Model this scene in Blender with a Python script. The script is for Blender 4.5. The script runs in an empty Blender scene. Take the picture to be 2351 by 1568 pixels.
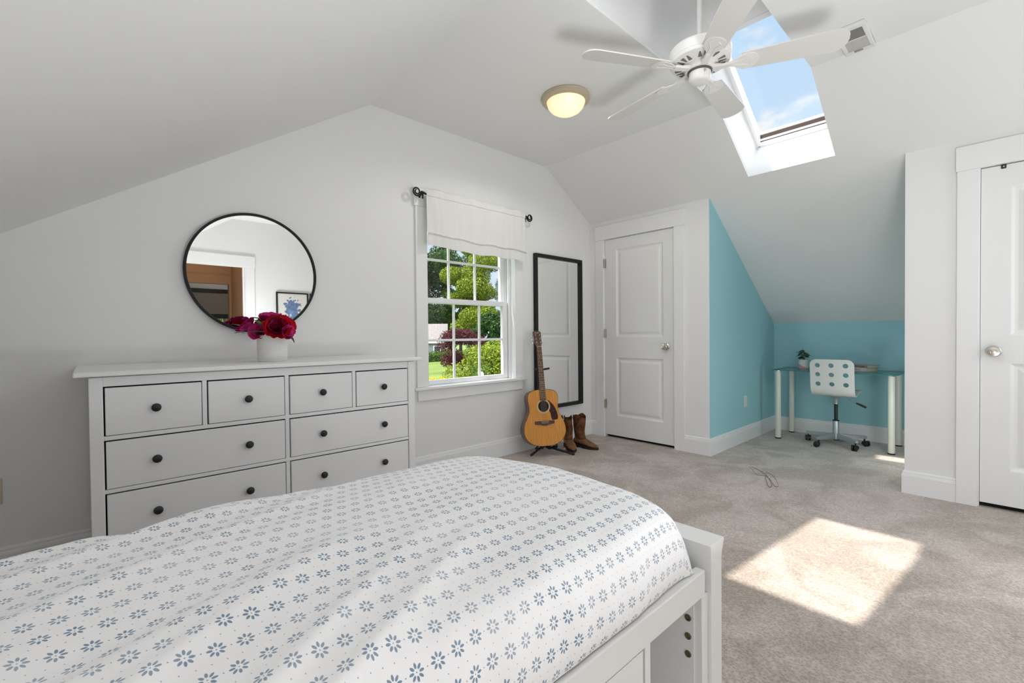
import bpy, bmesh, math, random
import numpy as np
from mathutils import Vector, Matrix, noise, geometry
random.seed(7)
PI = math.pi
sc = bpy.context.scene
COL = sc.collection

# ------------------------------------------------------------------ helpers
W = {}            # world matrices of the roots, kept here (no depsgraph needed)

class MB:
    """collects faces, then links them as ONE mesh object"""
    def __init__(s):
        s.v = []; s.f = []; s.uv = None
    def add(s, vs, fs):
        b = len(s.v); s.v += [tuple(v) for v in vs]; s.f += [tuple(b + i for i in f) for f in fs]
        return s
    def box(s, x0, x1, y0, y1, z0, z1):
        return s.add([(x0,y0,z0),(x1,y0,z0),(x1,y1,z0),(x0,y1,z0),(x0,y0,z1),(x1,y0,z1),(x1,y1,z1),(x0,y1,z1)],
                     [(0,3,2,1),(4,5,6,7),(0,1,5,4),(1,2,6,5),(2,3,7,6),(3,0,4,7)])
    def obox(s, M, sx, sy, sz):
        vs = [M @ Vector((x*sx/2, y*sy/2, z*sz/2)) for z in (-1,1) for (x,y) in ((-1,-1),(1,-1),(1,1),(-1,1))]
        return s.add(vs, [(0,3,2,1),(4,5,6,7),(0,1,5,4),(1,2,6,5),(2,3,7,6),(3,0,4,7)])
    def prism(s, outer, holes, f0, f1):
        """2-D outline with holes; f0/f1 map (a,b) to the two 3-D faces"""
        loops = [outer] + list(holes)
        tri = geometry.tessellate_polygon([[Vector((p[0], p[1], 0)) for p in l] for l in loops])
        flat = [p for l in loops for p in l]; n = len(flat)
        vs = [f0(*p) for p in flat] + [f1(*p) for p in flat]
        fs = [tuple(t) for t in tri] + [tuple(n + i for i in reversed(t)) for t in tri]
        b = 0
        for l in loops:
            m = len(l)
            for i in range(m):
                j = (i + 1) % m
                fs.append((b+i, b+j, n+b+j, n+b+i))
            b += m
        return s.add(vs, fs)
    def tube(s, pts, r, n=10, caps=True):
        pts = [Vector(p) for p in pts]; m = len(pts)
        rs = r if isinstance(r, (list, tuple)) else [r]*m
        up = None; rings = []
        for i, p in enumerate(pts):
            t = (pts[min(i+1, m-1)] - pts[max(i-1, 0)]).normalized()
            if up is None:
                up = t.orthogonal().normalized()
            up = (up - t*up.dot(t)).normalized(); w = t.cross(up)
            rings.append([p + (up*math.cos(2*PI*k/n) + w*math.sin(2*PI*k/n))*rs[i] for k in range(n)])
        vs = [q for g in rings for q in g]; fs = []
        for i in range(m-1):
            for k in range(n):
                k2 = (k+1) % n
                fs.append((i*n+k, i*n+k2, (i+1)*n+k2, (i+1)*n+k))
        if caps:
            fs.append(tuple(reversed(range(n)))); fs.append(tuple((m-1)*n + k for k in range(n)))
        return s.add(vs, fs)
    def lathe(s, prof, M=Matrix(), n=32, caps=True):
        vs = []; fs = []
        for (r, z) in prof:
            for k in range(n):
                a = 2*PI*k/n
                vs.append(M @ Vector((r*math.cos(a), r*math.sin(a), z)))
        m = len(prof)
        for i in range(m-1):
            for k in range(n):
                k2 = (k+1) % n
                fs.append((i*n+k, i*n+k2, (i+1)*n+k2, (i+1)*n+k))
        if caps:
            if prof[0][0] > 1e-6: fs.append(tuple(reversed(range(n))))
            if prof[-1][0] > 1e-6: fs.append(tuple((m-1)*n + k for k in range(n)))
        return s.add(vs, fs)
    def loft(s, rings, caps=True, closed=True):
        n = len(rings[0]); vs = [q for g in rings for q in g]; fs = []
        for i in range(len(rings)-1):
            for k in range(n if closed else n-1):
                k2 = (k+1) % n
                fs.append((i*n+k, i*n+k2, (i+1)*n+k2, (i+1)*n+k))
        if caps and closed:
            fs.append(tuple(reversed(range(n)))); fs.append(tuple((len(rings)-1)*n + k for k in range(n)))
        return s.add(vs, fs)
    def grid(s, nu, nv, fn):
        vs = [fn(i/(nu-1), j/(nv-1)) for j in range(nv) for i in range(nu)]
        fs = [(j*nu+i, j*nu+i+1, (j+1)*nu+i+1, (j+1)*nu+i) for j in range(nv-1) for i in range(nu-1)]
        return s.add(vs, fs)
    def sphere(s, c, r, nu=16, nv=10, sq=(1,1,1), M=None):
        M = M or Matrix.Translation(Vector(c)) @ Matrix.Diagonal((sq[0], sq[1], sq[2], 1))
        return s.lathe([(max(1e-7, r*math.sin(PI*i/nv)), -r*math.cos(PI*i/nv)) for i in range(nv+1)], M, nu, caps=False)
    def build(s, name, mat, parent=None, local=False, bevel=0, seg=2, smooth=None, props=None):
        me = bpy.data.meshes.new(name)
        vs = s.v
        if parent is not None and not local:
            Mi = W.get(parent, Matrix()).inverted()
            vs = [tuple(Mi @ Vector(v)) for v in vs]
        me.from_pydata(vs, [], s.f); me.validate()
        bm = bmesh.new(); bm.from_mesh(me)
        bmesh.ops.remove_doubles(bm, verts=bm.verts, dist=1e-6)
        bmesh.ops.recalc_face_normals(bm, faces=bm.faces)
        bm.to_mesh(me); bm.free()
        o = bpy.data.objects.new(name, me); COL.objects.link(o)
        me.materials.append(mat)
        if parent is not None:
            o.parent = parent; W[o] = W.get(parent, Matrix())
        if bevel:
            b = o.modifiers.new('bevel', 'BEVEL'); b.width = bevel; b.segments = seg; b.limit_method = 'ANGLE'; b.angle_limit = math.radians(35)
            b.harden_normals = False
        if smooth is not None or bevel:
            me.polygons.foreach_set('use_smooth', [True]*len(me.polygons))
            me.set_sharp_from_angle(angle=math.radians(smooth if smooth is not None else 30))
        if props:
            for k, v in props.items(): o[k] = v
        return o

def tag(o, label, cat, group=None, kind=None):
    o['label'] = label; o['category'] = cat
    if group: o['group'] = group
    if kind: o['kind'] = kind
    return o

def thing(name, label, cat, loc=(0,0,0), rot=None, group=None, kind=None):
    o = bpy.data.objects.new(name, None); COL.objects.link(o)
    M = Matrix.Translation(Vector(loc)) @ (rot.to_4x4() if rot is not None else Matrix())
    o.matrix_world = M; o.empty_display_size = .05
    o.location = M.to_translation(); o.rotation_euler = M.to_euler()
    W[o] = M.copy()
    return tag(o, label, cat, group, kind)

def axisM(c, z, x=None):
    """frame at c whose local z runs along z"""
    z = Vector(z).normalized()
    x = Vector(x) if x is not None else z.orthogonal()
    x = (x - z*x.dot(z)).normalized(); y = z.cross(x)
    M = Matrix((x, y, z)).transposed().to_4x4(); M.translation = Vector(c)
    return M

def catmull(P, n):
    P = [Vector(p) for p in P]; out = []
    m = len(P)
    for i in range(m-1):
        a = P[max(i-1,0)]; b = P[i]; c = P[i+1]; d = P[min(i+2, m-1)]
        for k in range(n):
            t = k/n
            out.append(.5*((2*b) + (c-a)*t + (2*a-5*b+4*c-d)*t*t + (3*b-a-3*c+d)*t**3))
    out.append(P[-1]); return out

def sweep(path, prof, side=1, closed=False):
    """profile (offset, z) swept along a 2-D path with mitred corners; offset to the left of travel times side"""
    P = [Vector((p[0], p[1])) for p in path]; mb = MB(); rings = []
    for i, p in enumerate(P):
        d0 = (P[i]-P[i-1]).normalized() if i > 0 else None
        d1 = (P[i+1]-P[i]).normalized() if i < len(P)-1 else None
        if d0 is None: d0 = d1
        if d1 is None: d1 = d0
        n0 = Vector((-d0.y, d0.x))*side; n1 = Vector((-d1.y, d1.x))*side
        m = (n0+n1); m = m/ (m.dot(n0)) if m.length > 1e-6 else n0
        rings.append([(p.x + m.x*o, p.y + m.y*o, z) for (o, z) in prof])
    return mb.loft(rings)

# ------------------------------------------------------------------ materials
def nodes(name):
    m = bpy.data.materials.new(name); m.use_nodes = True
    nt = m.node_tree; b = nt.nodes['Principled BSDF']
    return m, nt, b

def N(nt, t, **kw):
    n = nt.nodes.new(t)
    for k, v in kw.items():
        if k in n.inputs.keys() if hasattr(n.inputs, 'keys') else False: n.inputs[k].default_value = v
        else: setattr(n, k, v)
    return n

def simple(name, col, rough=.5, metal=0, bump=0, scale=200, spec=.5, var=0, vscale=8, **kw):
    m, nt, b = nodes(name); L = nt.links
    b.inputs['Base Color'].default_value = (*col, 1); b.inputs['Roughness'].default_value = rough
    b.inputs['Metallic'].default_value = metal; b.inputs['Specular IOR Level'].default_value = spec
    for k, v in kw.items(): b.inputs[k].default_value = v
    tc = N(nt, 'ShaderNodeTexCoord')
    if bump:
        n = N(nt, 'ShaderNodeTexNoise'); n.inputs['Scale'].default_value = scale; n.inputs['Detail'].default_value = 3
        L.new(tc.outputs['Object'], n.inputs['Vector'])
        bp = N(nt, 'ShaderNodeBump'); bp.inputs['Strength'].default_value = bump; bp.inputs['Distance'].default_value = .002
        L.new(n.outputs['Fac'], bp.inputs['Height']); L.new(bp.outputs['Normal'], b.inputs['Normal'])
    if var:
        n = N(nt, 'ShaderNodeTexNoise'); n.inputs['Scale'].default_value = vscale; n.inputs['Detail'].default_value = 4
        L.new(tc.outputs['Object'], n.inputs['Vector'])
        r = N(nt, 'ShaderNodeValToRGB')
        r.color_ramp.elements[0].position = .3; r.color_ramp.elements[1].position = .7
        r.color_ramp.elements[0].color = (*[c*(1-var) for c in col], 1)
        r.color_ramp.elements[1].color = (*[min(1, c*(1+var)) for c in col], 1)
        L.new(n.outputs['Fac'], r.inputs['Fac']); L.new(r.outputs['Color'], b.inputs['Base Color'])
    return m

def math_node(nt, op, a, b=None, c=None, clamp=False):
    n = nt.nodes.new('ShaderNodeMath'); n.operation = op; n.use_clamp = clamp
    for i, x in enumerate((a, b, c)):
        if x is None: continue
        if isinstance(x, (int, float)): n.inputs[i].default_value = x
        else: nt.links.new(x, n.inputs[i])
    return n.outputs[0]

M_wall = simple('wall_paint', (.80,.80,.795), .75, bump=.12, scale=350, spec=.25)
M_ceil = simple('ceiling_paint', (.80,.80,.795), .85, bump=.08, scale=300, spec=.2)
M_trim = simple('trim_paint', (.82,.82,.82), .38, spec=.4, bump=.03, scale=60)
M_door = simple('door_paint', (.80,.80,.795), .42, spec=.4, bump=.03, scale=80)
M_teal = simple('teal_paint', (.36,.625,.68), .7, bump=.12, scale=350, spec=.25)
M_tan = simple('hall_paint', (.30,.175,.095), .7, spec=.2)
M_dress = simple('dresser_paint', (.81,.81,.815), .45, bump=.06, scale=40, spec=.4)
M_black = simple('black_metal', (.010,.010,.011), .5, spec=.3)
M_blackp = simple('black_plastic', (.014,.014,.015), .5)
M_dark = simple('shade_black', (.01,.009,.008), .9)  # near-black standing in for shade inside gaps, slots and holes
M_nickel = simple('satin_nickel', (.62,.57,.50), .28, metal=1)
M_hinge = simple('brushed_hinge', (.50,.45,.39), .35, metal=1)
M_chrome = simple('chrome', (.8,.8,.8), .15, metal=1)
M_alu = simple('grey_aluminium', (.50,.52,.55), .4, metal=.7)
M_mirror = simple('mirror_silver', (.90,.905,.90), .0, metal=1)
M_bedp = simple('bed_paint', (.78,.775,.765), .35, spec=.45, bump=.04, scale=30)
M_fan = simple('fan_white', (.78,.765,.735), .4, spec=.35)
M_blade = simple('fan_blade', (.70,.685,.655), .5, spec=.3)
M_plate = simple('outlet_plastic', (.78,.78,.77), .4)
M_almond = simple('almond_plastic', (.62,.55,.43), .45)
M_vinyl = simple('window_vinyl', (.82,.83,.84), .35, spec=.4)
M_cream = simple('cream_metal', (.78,.77,.68), .35, spec=.4)
M_chair = simple('white_plywood', (.78,.77,.745), .4, spec=.35)
M_ceramic = simple('white_ceramic', (.76,.755,.735), .35, spec=.5)
M_green = simple('peony_leaf', (.045,.13,.045), .45, var=.35, vscale=30)
M_brownleaf = simple('dark_leaf', (.055,.018,.014), .5, var=.3, vscale=30)
M_house = simple('green_leaf', (.012,.06,.014), .35, var=.4, vscale=60)
M_paper = simple('book_pages', (.62,.58,.45), .8, bump=.4, scale=900)
M_string = simple('thread', (.17,.11,.075), .8)
M_rubber = simple('rubber', (.02,.02,.021), .7)
M_bronze = simple('skylight_bronze', (.06,.035,.028), .4)
M_lamprim = simple('lamp_rim', (.52,.44,.32), .45, spec=.4)
M_bark = simple('bark', (.09,.06,.045), .9, var=.4, vscale=5)

def glass_mat(name, tint=(1,1,1), refl=.08):
    m = bpy.data.materials.new(name); m.use_nodes = True; nt = m.node_tree
    nt.nodes.clear(); L = nt.links
    out = N(nt, 'ShaderNodeOutputMaterial'); mix = N(nt, 'ShaderNodeMixShader')
    t = N(nt, 'ShaderNodeBsdfTransparent'); g = N(nt, 'ShaderNodeBsdfGlossy'); fr = N(nt, 'ShaderNodeLayerWeight')
    t.inputs['Color'].default_value = (*tint, 1); g.inputs['Roughness'].default_value = .01
    fr.inputs['Blend'].default_value = .5
    k = math_node(nt, 'ADD', math_node(nt, 'MULTIPLY', math_node(nt, 'POWER', fr.outputs['Facing'], 5), .8), refl*.25)
    L.new(k, mix.inputs[0]); L.new(t.outputs[0], mix.inputs[1]); L.new(g.outputs[0], mix.inputs[2])
    L.new(mix.outputs[0], out.inputs['Surface']); return m
M_glass = glass_mat('pane_glass')
M_deskglass = glass_mat('desk_glass', (.972,.992,.988), .50)
M_edge = simple('glass_edge', (.02,.20,.17), .2)

def carpet_mat():
    m, nt, b = nodes('carpet'); L = nt.links
    tc = N(nt, 'ShaderNodeTexCoord')
    v = N(nt, 'ShaderNodeTexVoronoi'); v.inputs['Scale'].default_value = 105; v.inputs['Randomness'].default_value = 1
    n1 = N(nt, 'ShaderNodeTexNoise'); n1.inputs['Scale'].default_value = 220; n1.inputs['Detail'].default_value = 4
    n2 = N(nt, 'ShaderNodeTexNoise'); n2.inputs['Scale'].default_value = 2.6; n2.inputs['Detail'].default_value = 5; n2.inputs['Roughness'].default_value = .6; n2.inputs['Distortion'].default_value = 1.2
    n3 = N(nt, 'ShaderNodeTexNoise'); n3.inputs['Scale'].default_value = 42; n3.inputs['Detail'].default_value = 3
    for n in (v, n1, n2, n3): L.new(tc.outputs['Object'], n.inputs['Vector'])
    f = math_node(nt, 'ADD', math_node(nt, 'MULTIPLY', v.outputs['Distance'], .55), math_node(nt, 'MULTIPLY', n1.outputs['Fac'], .5))
    f = math_node(nt, 'ADD', f, math_node(nt, 'MULTIPLY', n3.outputs['Fac'], .35))
    r = N(nt, 'ShaderNodeValToRGB'); e = r.color_ramp.elements
    e[0].position = .38; e[0].color = (.305,.248,.208,1); e[1].position = .92; e[1].color = (.545,.478,.428,1)
    L.new(f, r.inputs['Fac'])
    mr = N(nt, 'ShaderNodeValToRGB'); e = mr.color_ramp.elements
    e[0].position = .42; e[0].color = (.86,.85,.83,1); e[1].position = .60; e[1].color = (1.15,1.16,1.18,1)
    L.new(n2.outputs['Fac'], mr.inputs['Fac'])
    mx = N(nt, 'ShaderNodeMix', data_type='RGBA', blend_type='MULTIPLY'); mx.inputs['Factor'].default_value = 1
    L.new(r.outputs['Color'], mx.inputs['A']); L.new(mr.outputs['Color'], mx.inputs['B'])
    L.new(mx.outputs['Result'], b.inputs['Base Color'])
    b.inputs['Roughness'].default_value = .95; b.inputs['Specular IOR Level'].default_value = .1
    b.inputs['Sheen Weight'].default_value = .25
    bp = N(nt, 'ShaderNodeBump'); bp.inputs['Strength'].default_value = .8; bp.inputs['Distance'].default_value = .006
    L.new(f, bp.inputs['Height']); L.new(bp.outputs['Normal'], b.inputs['Normal'])
    return m
M_carpet = carpet_mat()

def duvet_mat():
    """white cotton printed with rows of eight-petalled grey-blue flowers (half-drop repeat), in the cloth's own UV metres"""
    m, nt, b = nodes('flower_print_cotton'); L = nt.links
    uvn = N(nt, 'ShaderNodeUVMap'); sep = N(nt, 'ShaderNodeSeparateXYZ'); L.new(uvn.outputs['UV'], sep.inputs[0])
    PX, PY = .0335, .042
    def cell(ox, oy):
        fy = math_node(nt, 'ADD', math_node(nt, 'DIVIDE', sep.outputs[1], PY), oy)
        iy = math_node(nt, 'FLOOR', fy)
        dy = math_node(nt, 'MULTIPLY', math_node(nt, 'SUBTRACT', math_node(nt, 'SUBTRACT', fy, iy), .5), PY)
        fx = math_node(nt, 'ADD', math_node(nt, 'ADD', math_node(nt, 'DIVIDE', sep.outputs[0], PX), math_node(nt, 'MULTIPLY', iy, .5)), ox)
        dx = math_node(nt, 'MULTIPLY', math_node(nt, 'SUBTRACT', math_node(nt, 'FRACT', fx), .5), PX)
        return dx, dy
    def dist(dx, dy):
        return math_node(nt, 'SQRT', math_node(nt, 'ADD', math_node(nt, 'MULTIPLY', dx, dx), math_node(nt, 'MULTIPLY', dy, dy)))
    def soft(x, edge, w):       # 1 where x<edge
        return math_node(nt, 'DIVIDE', math_node(nt, 'SUBTRACT', edge + w, x), 2*w, clamp=True)
    dx, dy = cell(0, 0); r = dist(dx, dy)
    ang = math_node(nt, 'ARCTAN2', dy, dx)
    step = PI/4
    loc = math_node(nt, 'SUBTRACT', math_node(nt, 'MULTIPLY', math_node(nt, 'FRACT', math_node(nt, 'ADD', math_node(nt, 'DIVIDE', ang, step), 8.5)), step), step/2)
    along = math_node(nt, 'DIVIDE', math_node(nt, 'SUBTRACT', r, .0077), .0036)
    across = math_node(nt, 'DIVIDE', math_node(nt, 'MULTIPLY', r, math_node(nt, 'SINE', loc)), .00185)
    pe = dist(along, across); petal = soft(pe, 1.0, .12)
    d0 = soft(r, .0009, .0003)
    dots = [d0]
    for ox, oy in ((.5, 0), (.25, .5), (.75, .5)):
        ax, ay = cell(ox, oy)
        dots.append(soft(dist(ax, ay), .0009, .0003))
    # keep only the dots between neighbours in a row and between rows
    mask = petal
    for d in dots[:2]: mask = math_node(nt, 'MAXIMUM', mask, d)
    for d in dots[2:]: mask = math_node(nt, 'MAXIMUM', mask, math_node(nt, 'MULTIPLY', d, .8))
    fade = N(nt, 'ShaderNodeTexNoise'); fade.inputs['Scale'].default_value = 6; fade.inputs['Detail'].default_value = 4
    L.new(uvn.outputs['UV'], fade.inputs['Vector'])
    fr = N(nt, 'ShaderNodeMapRange'); fr.inputs['From Min'].default_value = .35; fr.inputs['From Max'].default_value = .6
    fr.inputs['To Min'].default_value = .62; fr.inputs['To Max'].default_value = 1.0; L.new(fade.outputs['Fac'], fr.inputs['Value'])
    mask = math_node(nt, 'MULTIPLY', mask, fr.outputs[0])
    mx = N(nt, 'ShaderNodeMix', data_type='RGBA'); L.new(mask, mx.inputs['Factor'])
    mx.inputs['A'].default_value = (.86,.855,.86,1); mx.inputs['B'].default_value = (.185,.265,.36,1)
    L.new(mx.outputs['Result'], b.inputs['Base Color'])
    b.inputs['Roughness'].default_value = .85; b.inputs['Specular IOR Level'].default_value = .15; b.inputs['Sheen Weight'].default_value = .2
    wv = N(nt, 'ShaderNodeTexNoise'); wv.inputs['Scale'].default_value = 900; wv.inputs['Detail'].default_value = 2
    wr = N(nt, 'ShaderNodeTexNoise'); wr.inputs['Scale'].default_value = 16; wr.inputs['Detail'].default_value = 4; wr.inputs['Roughness'].default_value = .5
    for n in (wv, wr): L.new(uvn.outputs['UV'], n.inputs['Vector'])
    bp = N(nt, 'ShaderNodeBump'); bp.inputs['Strength'].default_value = .12; bp.inputs['Distance'].default_value = .001
    bp2 = N(nt, 'ShaderNodeBump'); bp2.inputs['Strength'].default_value = .35; bp2.inputs['Distance'].default_value = .012
    L.new(wv.outputs['Fac'], bp.inputs['Height']); L.new(wr.outputs['Fac'], bp2.inputs['Height'])
    L.new(bp2.outputs['Normal'], bp.inputs['Normal']); L.new(bp.outputs['Normal'], b.inputs['Normal'])
    return m
M_duvet = duvet_mat()

def curtain_mat():
    m, nt, b = nodes('valance_cotton'); L = nt.links
    b.inputs['Base Color'].default_value = (.84,.83,.82,1); b.inputs['Roughness'].default_value = .9; b.inputs['Specular IOR Level'].default_value = .1
    tr = N(nt, 'ShaderNodeBsdfTranslucent'); tr.inputs['Color'].default_value = (.85,.84,.82,1)
    mx = N(nt, 'ShaderNodeMixShader'); mx.inputs[0].default_value = .16
    L.new(b.outputs[0], mx.inputs[1]); L.new(tr.outputs[0], mx.inputs[2])
    L.new(mx.outputs[0], nt.nodes['Material Output'].inputs['Surface'])
    return m
M_curtain = curtain_mat()

def petal_mat():
    m, nt, b = nodes('peony_petal'); L = nt.links
    g = N(nt, 'ShaderNodeNewGeometry'); r = N(nt, 'ShaderNodeValToRGB'); e = r.color_ramp.elements
    e[0].position = 0; e[0].color = (.30,.002,.020,1); e[1].position = 1; e[1].color = (.62,.02,.22,1)
    k = r.color_ramp.elements.new(.45); k.color = (.36,.003,.04,1)
    k = r.color_ramp.elements.new(.7); k.color = (.55,.012,.15,1)
    L.new(g.outputs['Random Per Island'], r.inputs['Fac']); L.new(r.outputs['Color'], b.inputs['Base Color'])
    b.inputs['Roughness'].default_value = .65; b.inputs['Specular IOR Level'].default_value = .2
    return m
M_petal = petal_mat()

def petal_mat2(name, c0, c1):
    m, nt, b = nodes(name); L = nt.links
    g = N(nt, 'ShaderNodeNewGeometry'); r = N(nt, 'ShaderNodeValToRGB'); e = r.color_ramp.elements
    e[0].position = 0; e[0].color = (*c0, 1); e[1].position = 1; e[1].color = (*c1, 1)
    L.new(g.outputs['Random Per Island'], r.inputs['Fac']); L.new(r.outputs['Color'], b.inputs['Base Color'])
    b.inputs['Roughness'].default_value = .7; b.inputs['Specular IOR Level'].default_value = .15
    return m
M_pink = petal_mat2('pink_petal', (.42,.012,.12), (.74,.05,.33))
M_red = petal_mat2('red_petal', (.30,.001,.008), (.60,.006,.025))
M_wine = petal_mat2('wine_petal', (.16,.001,.018), (.52,.012,.11))

def leaf_mat(name, c0, c1, rough=.6):
    m, nt, b = nodes(name); L = nt.links
    g = N(nt, 'ShaderNodeNewGeometry'); r = N(nt, 'ShaderNodeValToRGB'); e = r.color_ramp.elements
    e[0].position = 0; e[0].color = (*c0, 1); e[1].position = 1; e[1].color = (*c1, 1)
    L.new(g.outputs['Random Per Island'], r.inputs['Fac']); L.new(r.outputs['Color'], b.inputs['Base Color'])
    b.inputs['Roughness'].default_value = rough; b.inputs['Specular IOR Level'].default_value = .2
    tr = N(nt, 'ShaderNodeBsdfTranslucent'); L.new(r.outputs['Color'], tr.inputs['Color'])
    mx = N(nt, 'ShaderNodeMixShader'); mx.inputs[0].default_value = .3
    L.new(b.outputs[0], mx.inputs[1]); L.new(tr.outputs[0], mx.inputs[2]); L.new(mx.outputs[0], nt.nodes['Material Output'].inputs['Surface'])
    return m
LEAF_DARK = leaf_mat('dark_foliage', (.010,.030,.006), (.050,.105,.014))
LEAF_MID = leaf_mat('mid_foliage', (.030,.075,.006), (.125,.215,.016))
LEAF_LIME = leaf_mat('lime_foliage', (.075,.125,.006), (.27,.33,.022))
LEAF_RED = leaf_mat('maple_foliage', (.022,.004,.006), (.125,.020,.028))
LEAF_HEDGE = leaf_mat('hedge_foliage', (.03,.08,.006), (.12,.20,.016))

def wood(name, c0, c1, scale=(1,1,1), rough=.35, dist=6, spec=.5, coat=0, wscale=6):
    m, nt, b = nodes(name); L = nt.links
    tc = N(nt, 'ShaderNodeTexCoord'); mp = N(nt, 'ShaderNodeMapping'); mp.inputs['Scale'].default_value = scale
    n = N(nt, 'ShaderNodeTexNoise'); n.inputs['Scale'].default_value = wscale; n.inputs['Detail'].default_value = 5; n.inputs['Distortion'].default_value = .3
    L.new(tc.outputs['Object'], mp.inputs[0]); L.new(mp.outputs[0], n.inputs['Vector'])
    r = N(nt, 'ShaderNodeValToRGB'); e = r.color_ramp.elements
    e[0].position = .3; e[0].color = (*c0, 1); e[1].position = .7; e[1].color = (*c1, 1)
    L.new(n.outputs['Fac'], r.inputs['Fac']); L.new(r.outputs['Color'], b.inputs['Base Color'])
    b.inputs['Roughness'].default_value = rough; b.inputs['Specular IOR Level'].default_value = spec
    b.inputs['Coat Weight'].default_value = coat
    return m
M_spruce = wood('spruce_top', (.56,.225,.032), (.70,.315,.060), (14,1.2,14), .38, spec=.3)
M_mahog = wood('mahogany', (.060,.022,.012), (.125,.048,.024), (2,10,2), .3, coat=.3)
M_rose = wood('rosewood', (.085,.040,.020), (.17,.088,.045), (20,2,20), .75, spec=.2)
M_rosedark = wood('dark_rosewood', (.045,.015,.010), (.085,.030,.018), (20,2,20), .45)
M_guard = simple('pickguard_plastic', (.040,.006,.007), .45, spec=.25, var=.6, vscale=60)
M_cream2 = simple('binding', (.62,.50,.30), .4)
M_boot = simple('boot_suede', (.115,.050,.019), .85, var=.75, vscale=22, bump=.4, scale=120, spec=.2)
M_bootfoot = simple('boot_leather', (.20,.098,.042), .7, var=.3, vscale=20, bump=.3, scale=150, spec=.25)
M_sole = simple('boot_sole', (.018,.012,.010), .6)
M_siding = simple('house_siding', (.22,.23,.245), .7)
M_shingle = simple('shingles', (.19,.175,.165), .9, var=.3, vscale=6)
M_winpane = simple('house_pane', (.05,.06,.075), .15)

def emis(name, col, st):
    m = bpy.data.materials.new(name); m.use_nodes = True; nt = m.node_tree; nt.nodes.clear()
    o = N(nt, 'ShaderNodeOutputMaterial'); e = N(nt, 'ShaderNodeEmission')
    e.inputs[0].default_value = (*col, 1); e.inputs[1].default_value = st
    nt.links.new(e.outputs[0], o.inputs['Surface']); return m

# ------------------------------------------------------------------ room constants (metres; x along the window wall, y towards it)
GW, KW, RW = 3.078, 4.028, -1.17          # window wall, right knee wall, rear wall
CZ, SL = 2.735, .657                       # flat ceiling height, slope
CR, CLX = 3.33, 1.50                       # creases of the flat ceiling
XL = -.85                                  # left knee wall
AL, AR, AB = 1.775, .458, 5.68             # alcove
SY0, SY1 = .830, 1.413                     # light shaft
def zr(x): return CZ - SL*(x - CR)
def zl(x): return CZ - SL*(CLX - x)
def zroof(x): return 2.63 + .65*(4.10 - x) if x > 2.415 else 2.63 + .65*(4.10 - (4.83 - x))

def structure(mb, name, mat, label, cat, **kw):
    return tag(mb.build(name, mat, **kw), label, cat, kind='structure')

# floor
structure(MB().box(XL-.1, 5.85, RW-.05, GW+.15, -.12, 0), 'floor', M_carpet, 'beige cut pile carpet covering the whole bedroom floor', 'floor')

# window wall (far gable) with the window hole
WX0, WX1, WZ0, WZ1 = 1.945, 2.885, .672, 2.083
out = [(XL-.1,-.1),(5.85,-.1),(5.85,zr(5.85)+.08),(CR+.02,CZ+.08),(CLX-.02,CZ+.08),(XL-.1,zl(XL-.1)+.08)]
hole = [(WX0,WZ0),(WX1,WZ0),(WX1,WZ1),(WX0,WZ1)]
structure(MB().prism(out, [hole], lambda a,b:(a,GW,b), lambda a,b:(a,GW+.17,b)), 'wall_far', M_wall, 'white gable wall behind the dresser, with the window in it', 'wall')

# right knee wall beside the far closet door
D1a, D1b, DZ = 2.098, 2.903, 2.083
out = [(AL+.004,-.1),(D1a,-.1),(D1a,DZ),(D1b,DZ),(D1b,-.1),(GW+.05,-.1),(GW+.05,zr(KW)+.05),(AL+.004,zr(KW)+.05)]
structure(MB().prism(out, [], lambda a,b:(KW,a,b), lambda a,b:(KW+.11,a,b)), 'wall_right', M_wall, 'white knee wall around the closet door by the tall mirror', 'wall')
# near right knee wall with the second door
D2a, D2b = -.675, .118
out = [(RW-.05,-.1),(D2a,-.1),(D2a,DZ),(D2b,DZ),(D2b,-.1),(AR+.001,-.1),(AR+.001,zr(KW)+.05),(RW-.05,zr(KW)+.05)]
structure(MB().prism(out, [], lambda a,b:(KW,a,b), lambda a,b:(KW+.11,a,b)), 'wall_right_near', M_wall, 'white knee wall right of the desk alcove, around the near door', 'wall')
# alcove walls
tri = [(KW+.003,-.05),(AB+.05,-.05),(AB+.05,zr(AB+.05)+.05),(KW+.003,zr(KW)+.05)]
structure(MB().prism(tri, [], lambda a,b:(a,AL,b), lambda a,b:(a,AL+.09,b)), 'wall_alcove_left', M_teal, 'teal painted side wall of the desk alcove under the slope', 'wall')
structure(MB().prism(tri, [], lambda a,b:(a,AR,b), lambda a,b:(a,AR-.09,b)), 'wall_alcove_right', M_teal, 'teal side wall of the desk alcove, hidden by the white corner', 'wall')
structure(MB().box(AB, AB+.08, AR-.05, AL+.05, -.05, zr(AB)+.06), 'wall_alcove_back', M_teal, 'low teal wall behind the glass desk', 'wall')
structure(MB().box(5.78, 5.85, RW-.1, GW+.1, -.1, zr(5.80)+.1), 'wall_eave', M_wall, 'outer eave wall behind the closets', 'wall')
structure(MB().box(XL-.1, XL, RW-.05, GW+.05, -.1, zl(XL)+.06), 'wall_left', M_wall, 'white left knee wall at the head of the bed', 'wall')

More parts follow.
